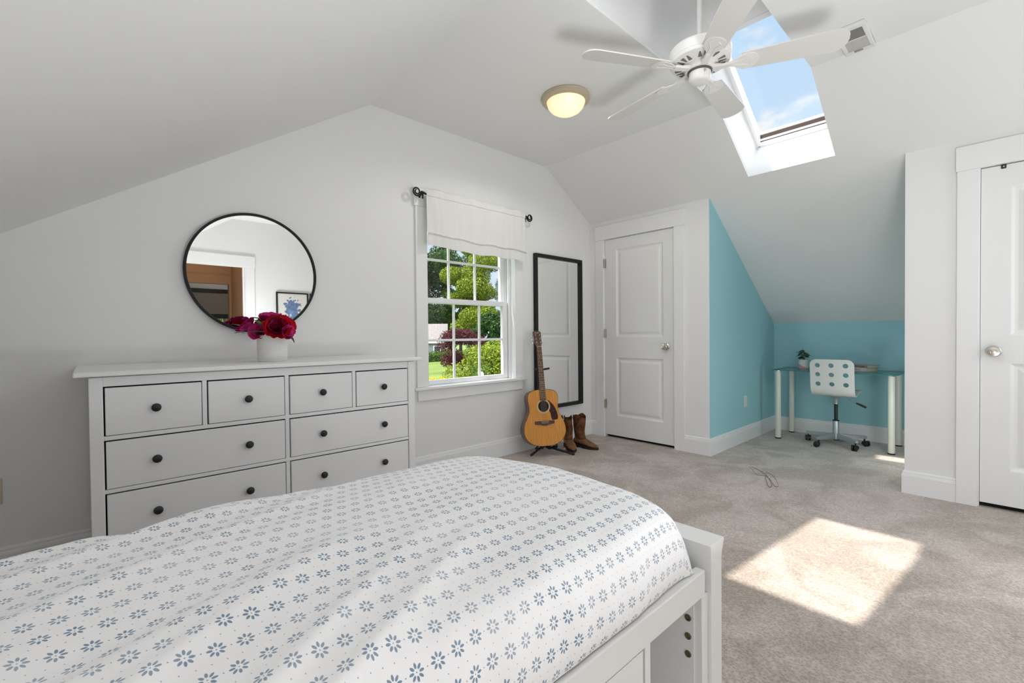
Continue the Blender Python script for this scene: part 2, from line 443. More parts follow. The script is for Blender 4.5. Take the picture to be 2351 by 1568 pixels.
# ceilings
def slab(poly, zf, th=.13):
    return MB().prism(poly, [], lambda a,b:(a,b,zf(a)), lambda a,b:(a,b,zf(a)+th))
SBX, SBL = 3.925, .80                       # lower edges of the two skylight openings
EO = .0012
mb = slab([(CR,RW-.1),(5.95,RW-.1),(5.95,GW+.1),(CR,GW+.1),(CR,SY1+EO),(SBX+.10,SY1+EO),(SBX+.10,SY0-EO),(CR,SY0-EO)], zr)
structure(mb, 'ceiling_slope_right', M_ceil, 'white sloped ceiling over the closet doors and alcove, cut by the skylight', 'ceiling')
mb = slab([(XL-.2,RW-.1),(CLX,RW-.1),(CLX,SY0-EO),(SBL-.10,SY0-EO),(SBL-.10,SY1+EO),(CLX,SY1+EO),(CLX,GW+.1),(XL-.2,GW+.1)], zl)
structure(mb, 'ceiling_slope_left', M_ceil, 'white sloped ceiling over the bed and dresser', 'ceiling')
mb = MB()
for y0, y1 in ((RW-.1, SY0-EO), (SY1+EO, GW+.1)):
    mb.box(CLX, CR, y0, y1, CZ, CZ+.13)
structure(mb, 'ceiling', M_ceil, 'flat white ceiling strip holding the lamp and the vent, split by the fan shaft', 'ceiling')

# light shaft between the two skylights
IN = 4.112
def shaft_outline():
    R = [(CR,CZ+.02),(SBX,zr(SBX)+.02),(IN,2.625),(IN+.10,zroof(IN+.10)+.1),(2.415,zroof(2.416)+.1)]
    Lp = [(4.83-IN-.10,zroof(4.83-IN-.10)+.1),(4.83-IN,2.625),(SBL,zl(SBL)+.02),(CLX,CZ+.02)]
    return R + Lp
structure(MB().prism(shaft_outline(), [], lambda a,b:(a,SY1,b), lambda a,b:(a,SY1+.09,b)), 'wall_shaft_far', M_ceil, 'white far side of the bright skylight shaft above the fan', 'wall')
structure(MB().prism(shaft_outline(), [], lambda a,b:(a,SY0,b), lambda a,b:(a,SY0-.09,b)), 'wall_shaft_near', M_ceil, 'near side of the skylight shaft, seen edge on', 'wall')
def wedge(pts, y0, y1):
    return MB().prism(pts, [], lambda a,b:(a,y0,b), lambda a,b:(a,y1,b))
structure(wedge([(SBX,zr(SBX)),(IN,2.625),(IN+.12,2.60),(SBX+.10,zr(SBX+.10))], SY0-EO, SY1+EO), 'wall_shaft_foot', M_ceil, 'sunlit white foot of the skylight recess above the alcove', 'wall')
structure(wedge([(SBL,zl(SBL)),(4.83-IN,2.625),(4.83-IN-.12,2.60),(SBL-.10,zl(SBL-.10))], SY0-EO, SY1+EO), 'wall_shaft_foot_left', M_ceil, 'foot of the second skylight recess above the bed', 'wall')
GX0, GX1 = 3.265, 4.128                     # skylight hole in the roof (right); mirrored left
def roof(x0, x1, y0, y1):
    return MB().prism([(x0,y0),(x1,y0),(x1,y1),(x0,y1)], [], lambda a,b:(a,b,zroof(a)), lambda a,b:(a,b,zroof(a)+.07))
def roofs(sgn):
    mir = (lambda x: x) if sgn > 0 else (lambda x: 4.83 - x)
    m = MB()
    e = .0005
    for (x0,x1,y0,y1) in ((2.4155,GX0,SY0-.12,SY1+.12),(GX0,GX1,SY0-.12,SY0+.012),(GX0,GX1,SY1-.012,SY1+.12),(GX1,4.42,SY0-.12,SY1+.12)):
        a, b = sorted((mir(x0), mir(x1)))
        if sgn < 0: b = min(b, 2.4145)
        m.add(*(lambda q: (q.v, q.f))(roof(a, b, y0, y1)))
    return m
structure(roofs(1), 'ceiling_shaft_right', M_ceil, 'white roof underside above the skylight, right of the fan rod', 'ceiling')
structure(roofs(-1), 'ceiling_shaft_left', M_ceil, 'white roof underside left of the fan rod', 'ceiling')

def skylight(name, sgn, label):
    mir = (lambda x: x) if sgn > 0 else (lambda x: 4.83 - x)
    t = thing(name, label, 'skylight', (mir(3.7), 1.12, zroof(mir(3.7))), kind='structure')
    def bar(m, x0, x1, y0, y1, h0, h1):
        a, b = sorted((mir(x0), mir(x1)))
        m.prism([(a,y0),(b,y0),(b,y1),(a,y1)], [], lambda p,q:(p,q,zroof(p)+h0), lambda p,q:(p,q,zroof(p)+h1))
    y0, y1 = SY0+.012, SY1-.012; RL = .033 if sgn > 0 else .010
    m = MB()
    bar(m, GX0, GX1, y1-.022, y1, -.004, .105); bar(m, GX0, GX1, y0, y0+.022, -.004, .105)
    bar(m, GX1-RL, GX1, y0, y1, -.004, .105); bar(m, GX0, GX0+.03, y0, y1, -.004, .105)
    m.build('frame', M_vinyl, t, bevel=.003)
    m = MB(); bar(m, GX1-RL-.0012, GX1-RL+.008, y0+.022, y1-.022, .050, .080); bar(m, GX1-RL-.0012, GX1-RL+.008, y0+.022, y1-.022, .024, .031)
    m.build('bottom_rail', M_bronze, t)
    m = MB(); bar(m, GX0+.03, GX1-RL, y0+.022, y1-.022, .082, .086)
    m.build('pane', M_glass, t)
    return t
skylight('window_2', 1, 'open view of blue sky through the skylight above the alcove')
skylight('window_3', -1, 'second skylight in the slope above the bed, out of the photo')

# rear wall with the doorway (seen in the round mirror)
R0, R1 = .84, 1.652
out = [(XL-.1,-.1),(R0,-.1),(R0,DZ),(R1,DZ),(R1,-.1),(5.85,-.1),(5.85,zr(5.85)+.08),(CR+.02,CZ+.08),(CLX-.02,CZ+.08),(XL-.1,zl(XL-.1)+.08)]
Q0,Q1,Q2,Q3 = 3.06,3.92,.72,2.02
structure(MB().prism(out, [[(Q0,Q2),(Q1,Q2),(Q1,Q3),(Q0,Q3)]], lambda a,b:(a,RW,b), lambda a,b:(a,RW-.12,b)), 'wall_rear', M_wall, 'white rear wall with the open doorway, seen in the round mirror', 'wall')

w5 = thing('added_window', 'added unseen rear window that lets fill light in, right of the pictures', 'window', ((Q0+Q1)/2, RW, Q2), kind='structure')  # invented opening, added so fill light can enter from behind
m = MB()
for (a,b,c,d) in ((Q0-.09,Q0,Q2-.09,Q3+.12),(Q1,Q1+.09,Q2-.09,Q3+.12),(Q0,Q1,Q2-.09,Q2),(Q0,Q1,Q3,Q3+.12)): m.box(a,b,RW,RW+.018,c,d)
m.build('casing', M_trim, w5)
m = MB(); zm = (Q2+Q3)/2
for (a,b,c,d) in ((Q0,Q0+.04,Q2,Q3),(Q1-.04,Q1,Q2,Q3),(Q0,Q1,Q2,Q2+.04),(Q0,Q1,Q3-.04,Q3),(Q0,Q1,zm-.02,zm+.02)): m.box(a,b,RW-.09,RW-.05,c,d)
m.build('sash', M_vinyl, w5); MB().box(Q0,Q1,RW-.071,RW-.069,Q2,Q3).build('pane', M_glass, w5)

# casings and jambs
def door_trim(name, a0, a1, ext0=True, ext1=True, label=''):
    """casing around a door hole in the x=KW wall, faces -x"""
    m = MB(); x0 = KW-.018
    m.box(x0, KW, a0-.093, a0+.004, 0, DZ-.002)
    m.box(x0, KW, a1-.004, a1+.091, 0, DZ-.002)
    m.box(x0-.007, KW, a0-.104, a1+.096, DZ-.002, 2.2295)
    m.box(KW, KW+.11, a0, a0+.012, 0, DZ); m.box(KW, KW+.11, a1-.012, a1, 0, DZ); m.box(KW, KW+.11, a0, a1, DZ-.0, DZ+.0025)
    return structure(m, name, M_trim, label, 'door casing', bevel=.002)
door_trim('trim_1', D1a, D1b, label='wide white casing around the closet door by the tall mirror')
door_trim('trim_2', D2a, D2b, label='wide white casing around the near door at the right edge')
m = MB(); y0 = RW+.018
m.box(R0-.095, R0+.004, RW, y0, 0, DZ-.002); m.box(R1-.004, R1+.105, RW, y0, 0, DZ-.002); m.box(R0-.10, R1+.112, RW, y0+.007, DZ-.002, 2.2295)
m.box(R0, R0+.012, RW-.12, RW, 0, DZ); m.box(R1-.012, R1, RW-.12, RW, 0, DZ); m.box(R1-.03, R1-.012, RW-.09, RW-.05, 0, DZ)
structure(m, 'trim_3', M_trim, 'white casing of the doorway reflected in the round mirror', 'door casing', bevel=.002)

# panel doors
def door_leaf(a0, a1, z0, z1, panels):
    """door slab in the x=KW plane, face to -x, moulded panels"""
    xf = KW + .006; m = MB()
    out = [(a0,z0),(a1,z0),(a1,z1),(a0,z1)]
    holes = [[(p0,q0),(p1,q0),(p1,q1),(p0,q1)] for (p0,p1,q0,q1) in panels]
    loops = [out]+holes
    tri = geometry.tessellate_polygon([[Vector((p[0],p[1],0)) for p in l] for l in loops])
    flat = [p for l in loops for p in l]
    m.add([(xf,p[0],p[1]) for p in flat], [tuple(t) for t in tri])
    for (p0,p1,q0,q1) in panels:
        prev = None
        for ins, d in ((0,0),(.006,.0035),(.016,.011),(.024,.012),(.030,.012),(.052,.004),(.058,.0035)):
            ring = [(xf+d,p0+ins,q0+ins),(xf+d,p1-ins,q0+ins),(xf+d,p1-ins,q1-ins),(xf+d,p0+ins,q1-ins)]
            if prev: m.loft([prev, ring], caps=False)
            prev = ring
        m.add(prev, [(0,1,2,3)])
    xb = xf+.035
    m.add([(xf,a0,z0),(xf,a1,z0),(xf,a1,z1),(xf,a0,z1),(xb,a0,z0),(xb,a1,z0),(xb,a1,z1),(xb,a0,z1)],
          [(0,1,5,4),(1,2,6,5),(2,3,7,6),(3,0,4,7),(4,5,6,7)])
    return m
def knob_door(parent, y, z, r=.029):
    M = axisM((KW+.006, y, z), (-1,0,0))
    MB().lathe([(.0335,0),(.0335,.003),(.030,.007),(.014,.010),(.011,.014),(.011,.030),(.016,.034),(r,.044),(r+.001,.052),(r-.003,.058),(.014,.0605),(.0125,.0595),(.0105,.0600),(0.0001,.0605)], M, 36).build('knob', M_nickel, parent, smooth=40)
def hinge(parent, y, z):
    m = MB(); m.tube([(KW-.004,y,z-.045),(KW-.004,y,z+.045)], .0065, 10)
    for k in (-.018,.018): m.tube([(KW-.004,y,z+k-.001),(KW-.004,y,z+k+.001)], .0072, 10)
    m.box(KW-.002, KW+.004, y-.016, y+.016, z-.045, z+.045)
    m.build('hinge', M_hinge, parent, smooth=40)
d1 = thing('door_1', 'closed white two-panel closet door between tall mirror and alcove', 'door', (KW, 2.5, 0), kind='structure')
a0, a1 = D1a+.016, D1b-.016
door_leaf(a0, a1, .027, DZ-.004, [(2.222,2.753,1.055,1.967),(2.222,2.753,.233,.843)]).build('leaf', M_door, d1)
knob_door(d1, 2.190, .963)
for z in (1.835, 1.095, .35): hinge(d1, D1b-.012, z)
MB().box(KW+.045, KW+.05, D1a, D1b, 0, DZ).build('gap_shade', M_dark, d1)  # black sheet that paints the shade behind the closet door
d2 = thing('door_2', 'white panel door cut off at the right edge of the photo', 'door', (KW, -.28, 0), kind='structure')
a0, a1 = D2a+.016, D2b-.014
door_leaf(a0, a1, .030, DZ-.006, [(-.53,-.022,1.058,1.948),(-.53,-.022,.243,.890)]).build('leaf', M_door, d2)
knob_door(d2, .047, .960, .030)
MB().box(KW+.0015, KW+.012, D2b-.0135, D2b-.010, .93, .992).build('latch_plate', M_hinge, d2)
MB().box(KW+.045, KW+.05, D2a, D2b, 0, DZ).build('gap_shade', M_dark, d2)  # black sheet that paints the shade behind the near door
hk = thing('over_door_hook', 'small black hook clipped over the top of the near door', 'hook', (KW, .011, DZ-.02))
m = MB(); m.box(KW+.0015, KW+.005, -.001, .021, DZ-.028, DZ-.004); m.build('plate', M_blackp, hk, bevel=.002)
m = MB(); m.lathe([(.004,0),(.004,.003),(.0005,.004)], axisM((KW+.0015,.010,DZ-.016),(-1,0,0)), 12); m.build('screw', M_chrome, hk)

# baseboards
BP = [(0,0),(.0145,0),(.0145,.108),(.0125,.1105),(.0155,.1125),(.0145,.126),(.0115,.134),(.0085,.1355),(.0105,.1375),(.0090,.146),(.003,.151),(0,.151)]
def baseb(name, path, side, label):
    structure(sweep(path, BP, side), name, M_trim, label, 'baseboard', smooth=25)
baseb('baseboard_far', [(XL,GW),(KW-.0,GW),(KW,D1b+.091)], -1, 'white baseboard along the window wall behind dresser and guitar')
baseb('baseboard_alcove', [(KW,D1a-.093),(KW,AL),(AB,AL),(AB,AR),(KW,AR),(KW,D2b+.091)], -1, 'white baseboard running around the desk alcove')
baseb('baseboard_rear', [(KW,RW),(R1+.105,RW)], -1, 'white baseboard on the rear wall behind the camera')
baseb('baseboard_left', [(XL,RW),(XL,GW)], -1, 'white baseboard on the left knee wall')

# ------------------------------------------------------------------ window
w1 = thing('window_1', 'white six over six sash window right of the dresser', 'window', (2.41, GW, .69), kind='structure')
m = MB(); y0 = GW-.019
m.box(1.847,1.948,y0,GW,.69,2.083); m.box(2.881,2.974,y0,GW,.69,2.083); m.box(1.834,2.988,GW-.026,GW,2.083,2.2235)
m.build('casing', M_trim, w1, bevel=.002)
m = MB(); m.box(1.818,3.012,GW-.047,GW,.668,.689); m.box(WX0,WX1,GW,GW+.07,.668,.689); m.build('stool', M_trim, w1, bevel=.004)
m = MB(); m.box(1.853,2.966,GW-.019,GW,.583,.668); m.build('apron', M_trim, w1, bevel=.002)
m = MB(); J = .012
m.box(WX0-.01,WX0+.004,GW+.001,GW+.16,.672,2.083); m.box(WX1-.004,WX1+.01,GW+.001,GW+.16,.672,2.083); m.box(WX0,WX1,GW+.001,GW+.16,2.07,2.09)
m.box(WX0,WX0+.022,GW+.100,GW+.106,.69,2.07); m.box(WX1-.022,WX1,GW+.100,GW+.106,.69,2.07); m.box(WX1-.03,WX1,GW+.045,GW+.055,.69,2.07); m.box(WX0,WX0+.03,GW+.045,GW+.055,.69,2.07)
m.box(WX0,WX1,GW+.07,GW+.18,.655,.692); m.box(WX1-.012,WX1-.002,GW+.072,GW+.082,.69,2.07)
m.build('jamb', M_vinyl, w1, bevel=.0015)
def sash(name, ya, yb, x0, x1, z0, z1, gx0, gx1, gz0, gz1, mx, mz):
    m = MB()
    m.box(x0,gx0,ya,yb,z0,z1); m.box(gx1,x1,ya,yb,z0,z1); m.box(gx0,gx1,ya,yb,z0,gz0); m.box(gx0,gx1,ya,yb,gz1,z1)
    s = m.build(name, M_vinyl, w1, bevel=.003)
    yc = (ya+yb)/2
    m = MB()
    for x in mx: m.box(x-.010,x+.010,yc-.006,yc+.008,gz0,gz1)
    m.box(gx0,gx1,yc-.0052,yc+.0072,mz-.010,mz+.010)
    m.build('muntins', M_vinyl, s, bevel=.002)
    MB().box(gx0,gx1,yc-.001,yc+.001,gz0,gz1).build('pane', M_glass, s)
    return s
lo = sash('lower_sash', GW+.062, GW+.098, 1.955, 2.872, .692, 1.391, 2.000, 2.802, .728, 1.353, (2.262,2.535), 1.050)
up = sash('upper_sash', GW+.108, GW+.142, 1.955, 2.872, 1.355, 2.07, 2.015, 2.815, 1.392, 2.02, (2.246,2.527), 1.711)
for x in (2.13, 2.66):
    m = MB(); m.box(x-.03,x+.03,GW+.068,GW+.092,1.391,1.397); m.sphere((x+.012,GW+.08,1.399), .010, 12, 8, (1.6,.9,.7)); m.build('sash_lock', M_vinyl, lo, smooth=40)

# curtain rod and valance
rd = thing('curtain_rod', 'black curtain rod with open spiral finials over the window', 'curtain rod', (2.41, GW-.07, 2.168))
RY = GW-.075; RZ = 2.172
MB().tube([(1.868,RY,RZ-.004),(2.99,RY,RZ)], .0075, 12).build('rod', M_black, rd, smooth=40)
def finial(x, sgn):
    pts = []
    c = Vector((x+sgn*.046, RY, RZ))
    for i in range(46):
        t = i/45; a = PI + t*2*PI*1.7; r = .036*(1-.66*t)
        pts.append(c + Vector((sgn*r*math.cos(a), -.003*t, r*math.sin(a)*.98)))
    m = MB(); m.tube(pts, [.0068*(1-.3*i/45) for i in range(46)], 10)
    m.sphere((x,RY,RZ), .0125, 14, 10, (1,1,1)); m.tube([(x-sgn*.02,RY,RZ),(x+sgn*.01,RY,RZ)], .010, 12)
    m.build('finial', M_black, rd, smooth=50)
finial(1.872, -1); finial(2.975, 1)
for x in (1.878, 2.968):
    m = MB(); m.box(x-.008,x+.008,GW-.029,GW-.0265,RZ-.028,RZ-.001); m.tube([(x,GW-.028,RZ-.012),(x,RY,RZ-.012)], .005, 8); m.tube([(x,RY+.002,RZ-.045),(x,RY-.001,RZ-.008)], .006, 8)
    m.build('bracket', M_black, rd, smooth=40)
def valance(u, v):
    x = 1.902 + u*1.045
    top = 2.205 - .006*math.sin(u*40); bot = 1.772 - .02*u + .006*math.sin(u*9+1) + .004*math.sin(u*23)
    z = top + (bot-top)*v
    dz = 2.172 - z
    y = RY - .0115
    ruff = noise.noise(Vector((u*26, 1.3, 0)))*.010*max(0, 1-v*2.2) + noise.noise(Vector((u*8, v*1.2, 4)))*.022*(.25+.75*v) + noise.noise(Vector((u*21, v*.8, 8)))*.008
    y += ruff - .004
    if abs(dz) < .018: y -= .004
    if dz > .02 and dz < .03: y += .004
    # hem band
    hem = (z - bot)
    k = noise.noise(Vector((u*5, 2, 7)))*.012
    hk = .092 + k
    if hem < hk: y -= .005
    y -= .013*math.exp(-((hem-hk)/.007)**2)
    return (x, y, z)
m = MB(); m.grid(190, 150, valance)
v = m.build('valance', M_curtain, smooth=60); tag(v, 'white cotton valance gathered on the rod over the window', 'curtain')
so = v.modifiers.new('cloth', 'SOLIDIFY'); so.thickness = .0012; so.offset = 0

# ------------------------------------------------------------------ dresser
FY = 2.4334
dr = thing('dresser', 'long white eight-drawer dresser with black knobs against the window wall', 'dresser', (.72, 2.74, 0))
YB = GW-.018
for bb in ((-.002,.0405,FY-.003,FY+.055),(1.4035,1.446,FY-.003,FY+.055),(-.002,.0405,YB-.05,YB),(1.4035,1.446,YB-.05,YB)):
    MB().box(*bb,0,.936).build('leg_post', M_dress, dr, bevel=.003)
m = MB()
m.box(.004,.034,FY+.055,YB-.05,.10,.936); m.box(1.410,1.440,FY+.055,YB-.05,.10,.936); m.box(.03,1.415,YB-.012,YB-.004,.10,.936)
m.build('side_panel', M_dress, dr)
m = MB(); m.box(-.045,1.490,FY-.026,YB+.003,.939,.959); m.build('top', M_dress, dr, bevel=.004)
m = MB()
f0, f1 = FY+.001, FY+.02
m.box(.0405,1.4035,f0,f1,.8975,.936); m.box(.0405,1.4035,f0,f1,.6815,.6985); m.box(.0405,1.4035,f0,f1,.468,.4835); m.box(.0405,1.4035,f0,f1,.215,.262)
m.box(.7150,.7335,f0+.0005,f1,.262,.8975); m.box(.3705,.3882,f0+.001,f1,.6985,.8975); m.box(1.0608,1.0786,f0+.001,f1,.6985,.8975)
m.build('front_rail', M_dress, dr, bevel=.0015)
MB().box(.02,1.42,FY+.021,FY+.03,.22,.93).build('gap_shade', M_dark, dr)  # black sheet that paints the shade between the drawer fronts
def drawer(x0, x1, z0, z1, knobs):
    g = .0055
    d = MB().box(x0+g, x1-.0028, FY+.001, FY+.019, z0+.0022, z1-.0060).build('drawer', M_dress, dr, bevel=.0025)
    for kx in knobs:
        M = axisM((kx, FY+.001, (z0+z1)/2+.001), (0,-1,0))
        MB().lathe([(.0095,0),(.0090,.006),(.0085,.010),(.0150,.0135),(.0172,.0175),(.0168,.0215),(.0130,.0262),(.0065,.0288),(.0001,.0295)], M, 28).build('knob', M_blackp, d, smooth=45)
row = (.6985, .8975)
for (x0,x1,k) in ((.0405,.3705,.206),(.3882,.7150,.551),(.7335,1.0608,.896),(1.0786,1.4035,1.241)): drawer(x0,x1,*row,[k])
for z0, z1 in ((.4835,.6815),(.262,.468)):
    drawer(.0405,.7150,z0,z1,[.206,.551]); drawer(.7335,1.4035,z0,z1,[.896,1.241])

# ------------------------------------------------------------------ mirrors
mr = thing('round_mirror', 'round mirror in a thin black frame hung above the dresser', 'mirror', (.743, GW, 1.472))
M = axisM((.743, GW-.002, 1.472), (0,-1,0), (1,0,0))
MB().lathe([(.352,0),(.3545,.002),(.3545,.026),(.352,.029),(.343,.029),(.341,.026),(.341,.016),(.352,.014)], M, 128, caps=False).build('frame', M_black, mr, smooth=40)
MB().lathe([(.342,.014),(.342,.018)], M, 128).build('mirror_glass', M_mirror, mr)
tm = thing('tall_mirror', 'tall rectangular mirror in a deep black frame beside the closet door', 'mirror', (3.49, GW, 1.11))
x0,x1,z0,z1,fw = 3.138,3.846,.356,1.868,.031
m = MB(); ya,yb = GW-.036, GW-.002
m.box(x0,x0+fw,ya,yb,z0,z1); m.box(x1-fw,x1,ya,yb,z0,z1); m.box(x0+fw,x1-fw,ya,yb,z0,z0+fw); m.box(x0+fw,x1-fw,ya,yb,z1-fw,z1)
m.build('frame', M_black, tm, bevel=.0015)
MB().box(x0+fw-.002,x1-fw+.002,GW-.014,GW-.006,z0+fw-.002,z1-fw+.002).build('mirror_glass', M_mirror, tm)

# ------------------------------------------------------------------ vase and peonies
VX, VY, VZ, VR = .734, 2.704, .9595, .0715
vs = thing('vase', 'white ceramic vase with a dimpled stud texture on the dresser', 'vase', (VX, VY, VZ))
VH = .138
m = MB(); n = 72*4; rows = 17*4
vsx = []; fs = []
for j in range(rows+1):
    for i in range(n):
        a = 2*PI*i/n; zz = VH*j/rows
        u = (i/4) % 1; w = (j/4) % 1
        b = max(0, (1-abs(2*u-1)))*max(0, 1-abs(2*w-1))
        r = VR*(.965+.035*min(1, zz/.02)) + .0032*b
        vsx.append((VX+r*math.cos(a), VY+r*math.sin(a), VZ+zz))
for j in range(rows):
    for i in range(n):
        i2 = (i+1) % n
        fs.append((j*n+i, j*n+i2, (j+1)*n+i2, (j+1)*n+i))
m.add(vsx, fs)
m.build('body', M_ceramic, vs, smooth=60)
m = MB(); m.lathe([(VR,VH-.001),(VR-.001,VH+.002),(VR-.006,VH+.002),(VR-.007,VH-.02),(VR-.01,.02),(.0001,.012)], Matrix.Translation((VX,VY,VZ)), 72, caps=False)
m.lathe([(VR*.95,.0005),(.0001,.0005)], Matrix.Translation((VX,VY,VZ)), 72, caps=False)
m.build('rim', M_ceramic, vs, smooth=40)

def petal(c, axis, out, size, open_, cup, seed):
    """cupped ruffled petal: c base, axis flower axis, out radial direction"""
    axis = Vector(axis).normalized(); out = (Vector(out) - axis*Vector(out).dot(axis)).normalized(); side = axis.cross(out)
    nu, nv = 8, 7; vs = []
    for j in range(nv):
        v = j/(nv-1)
        ang = open_*v**.8 - cup*v*v
        h = size*v*math.cos(open_*.55) ; o = size*math.sin(open_)*v
        w = size*(.30+.75*math.sin(min(1, v*1.05)*PI*.62))*.62
        for i in range(nu):
            u = i/(nu-1)*2-1
            edge = v*v
            k = noise.noise(Vector((u*2.7+seed, v*2, seed*1.7)))*.16*size*edge
            curl = (u*u)*size*cup*.5
            p = Vector(c) + axis*(h + k + curl*.3 - (u*u)*.14*size*v) + out*(o*(1) - curl*.55 + k*.8) + side*(u*w)
            vs.append(p)
    fs = [(j*nu+i, j*nu+i+1, (j+1)*nu+i+1, (j+1)*nu+i) for j in range(nv-1) for i in range(nu-1)]
    return vs, fs
def leafblade(m, base, tip, width, bend, up=(0,0,1)):
    base = Vector(base); tip = Vector(tip); d = tip-base; L = d.length; d.normalize()
    s = d.cross(Vector(up)).normalized(); nrm = s.cross(d)
    nu, nv = 5, 10; vs = []
    for j in range(nv):
        v = j/(nv-1); w = width*math.sin(PI*min(1, v**.8))**.8*(1 if v < 1 else 0)
        for i in range(nu):
            u = i/(nu-1)*2-1
            vs.append(base + d*(L*v) + s*(u*w) + nrm*(bend*math.sin(PI*v) - abs(u)*w*-.25))
    m.add(vs, [(j*nu+i, j*nu+i+1, (j+1)*nu+i+1, (j+1)*nu+i) for j in range(nv-1) for i in range(nu-1)])

def peony(loc, axis, R, mat_out, mat_in, label, leaves=(), seed=0, flat=1.0):
    t = thing('peony', label, 'flower', loc, group=None)
    loc = Vector(loc); axis = Vector(axis).normalized(); e = axis.orthogonal().normalized(); e2 = axis.cross(e)
    rnd = random.Random(seed)
    outer = MB(); inner = MB()
    for ring, (cnt, sz, op, cup) in enumerate(((7, 1.0, 1.25, .25),(8, .95, .95, .45),(8, .85, .65, .6),(9, .72, .42, .7),(8, .58, .25, .7),(6, .44, .12, .6))):
        for k in range(cnt):
            a = 2*PI*(k + .5*(ring % 2) + rnd.uniform(-.2,.2))/cnt
            out = e*math.cos(a) + e2*math.sin(a)
            vs, fs = petal(loc - axis*R*.45 + out*R*.05, axis, out, R*1.12*sz*rnd.uniform(.92,1.08), op*rnd.uniform(.9,1.1), cup, seed + ring*10 + k)
            (outer if ring < 2 else inner).add(vs, fs)
    for mb_, nm, mt in ((outer,'outer_petals',mat_out),(inner,'inner_petals',mat_in)):
        o = mb_.build(nm, mt, t, smooth=60)
        ss = o.modifiers.new('s','SUBSURF'); ss.levels = 1; ss.render_levels = 1
    foot = Vector((VX + (loc.x-VX)*.25, VY + (loc.y-VY)*.25, VZ+.05))
    pts = catmull([loc - axis*R*.40, loc - axis*R*.9, (loc-axis*R*1.0)*.5+foot*.5 + Vector((0,0,.0)), foot], 5)
    MB().tube(pts, .0028, 8).build('stem', M_green, t, smooth=40)
    for (b, tip, w, bend, mt) in leaves:
        m = MB(); leafblade(m, b, tip, w, bend); m.build('leaf', mt, t, smooth=60)
    return t
# image right is about (+.73,-.68), towards the viewer is about (-.45,-.89) here
RT = Vector((.733,-.680,0)); TW = Vector((-.25,-.97,0)).normalized(); VC = Vector((VX,VY,VZ))
def vp(r, z, d): return VC + RT*r + Vector((0,0,z)) + TW*d
DZf = Vector((0,0,1))
peony(vp(-.135,.190,.02), RT*-.55+DZf*.55+TW*.35, .047, M_pink, M_wine, 'pink and wine peony reaching out furthest left of the bunch',
      [(vp(-.150,.175,.0), vp(-.222,.200,.02), .024, .006, M_green), (vp(-.145,.150,.03), vp(-.205,.150,.05), .018, .006, M_green)], 3)
peony(vp(-.005,.230,.0), DZf*.9+RT*.0+TW*.3, .050, M_pink, M_pink, 'bright pink peony standing highest in the vase', [(vp(-.030,.20,.04), vp(-.125,.232,.05), .028, .012, M_brownleaf)], 11)
peony(vp(-.072,.160,.055), RT*-.35+DZf*.2+TW*.75, .042, M_pink, M_pink, 'small pink peony facing left above a green leaf',
      [(vp(-.015,.150,.105), vp(-.130,.152,.105), .026, .006, M_green), (vp(-.045,.178,.110), vp(-.105,.222,.095), .020, .006, M_green)], 21)
peony(vp(.022,.178,.060), TW*.9+DZf*.42+RT*.1, .062, M_red, M_wine, 'large crimson peony facing forward at the front of the vase',
      [(vp(-.020,.212,.115), vp(.065,.226,.115), .020, .010, M_brownleaf)], 31)
peony(vp(.070,.186,.022), RT*.75+DZf*.4+TW*.3, .050, M_red, M_red, 'bright red peony on the right of the bunch', [(vp(.055,.140,.055), vp(.118,.095,.055), .018, .012, M_brownleaf)], 41)
peony(vp(.078,.155,.045), RT*.8+TW*.5-DZf*.1, .034, M_pink, M_pink, 'small pink bloom tucked low under the red peony on the right', [], 51)
peony(vp(-.035,.200,-.045), RT*-.2+DZf*.8-TW*.5, .046, M_red, M_red, 'red peony at the back of the bunch, mostly hidden', [], 61)

# ------------------------------------------------------------------ bed
bd = thing('bed', 'white wooden captain bed frame with low footboard, open cubby and drawers', 'bed', (.15, 1.0, 0))
BY0, BY1 = .503, 1.535
m = MB()
# footboard with flared cap
m.prism([(1.146,0),(1.209,0),(1.209,.500),(1.213,.518),(1.222,.538),(1.226,.550),(1.143,.550),(1.146,.538)], [], lambda a,b:(a,BY0,b), lambda a,b:(a,BY1,b))
m.build('footboard', M_bedp, bd, bevel=.0018)
RYf = .511
m = MB()
m.box(XL+.03,1.130,RYf,RYf+.026,.428,.4925)
m.box(XL+.03,1.130,BY1-.034,BY1-.008,.428,.490)
m.build('side_rail', M_bedp, bd, bevel=.003)
m = MB(); zc0, zc1 = .06, .428
m.box(1.1115,1.145,RYf,RYf+.022,0,.430); m.box(.848,.868,RYf,RYf+.022,zc0,.430)
m.box(XL+.03,1.145,RYf+.001,RYf+.021,.03,.075)
m.build('face_frame', M_bedp, bd, bevel=.0015)
m = MB(); m.box(1.108,1.116,RYf+.02,RYf+.43,.03,.428); m.box(.852,.860,RYf+.02,RYf+.43,.03,.428); m.box(.86,1.11,RYf+.42,RYf+.43,.03,.428); m.box(.86,1.11,RYf+.01,RYf+.42,.060,.078); m.box(.86,1.11,RYf+.02,RYf+.42,.428,.434)
m.build('cubby', M_bedp, bd)
for z in (.365, .318, .272):
    M = axisM((1.108, RYf+.035, z), (-1,0,0))
    MB().lathe([(.0085,0),(.0085,.0018),(.0070,.0026),(.0045,.0020),(.0042,.0008),(.0001,.0008)], M, 24).build('bolt', simple('bolt_brass',(.20,.16,.10),.4,1) if z > .36 else bpy.data.materials['bolt_brass'], bd, smooth=40)
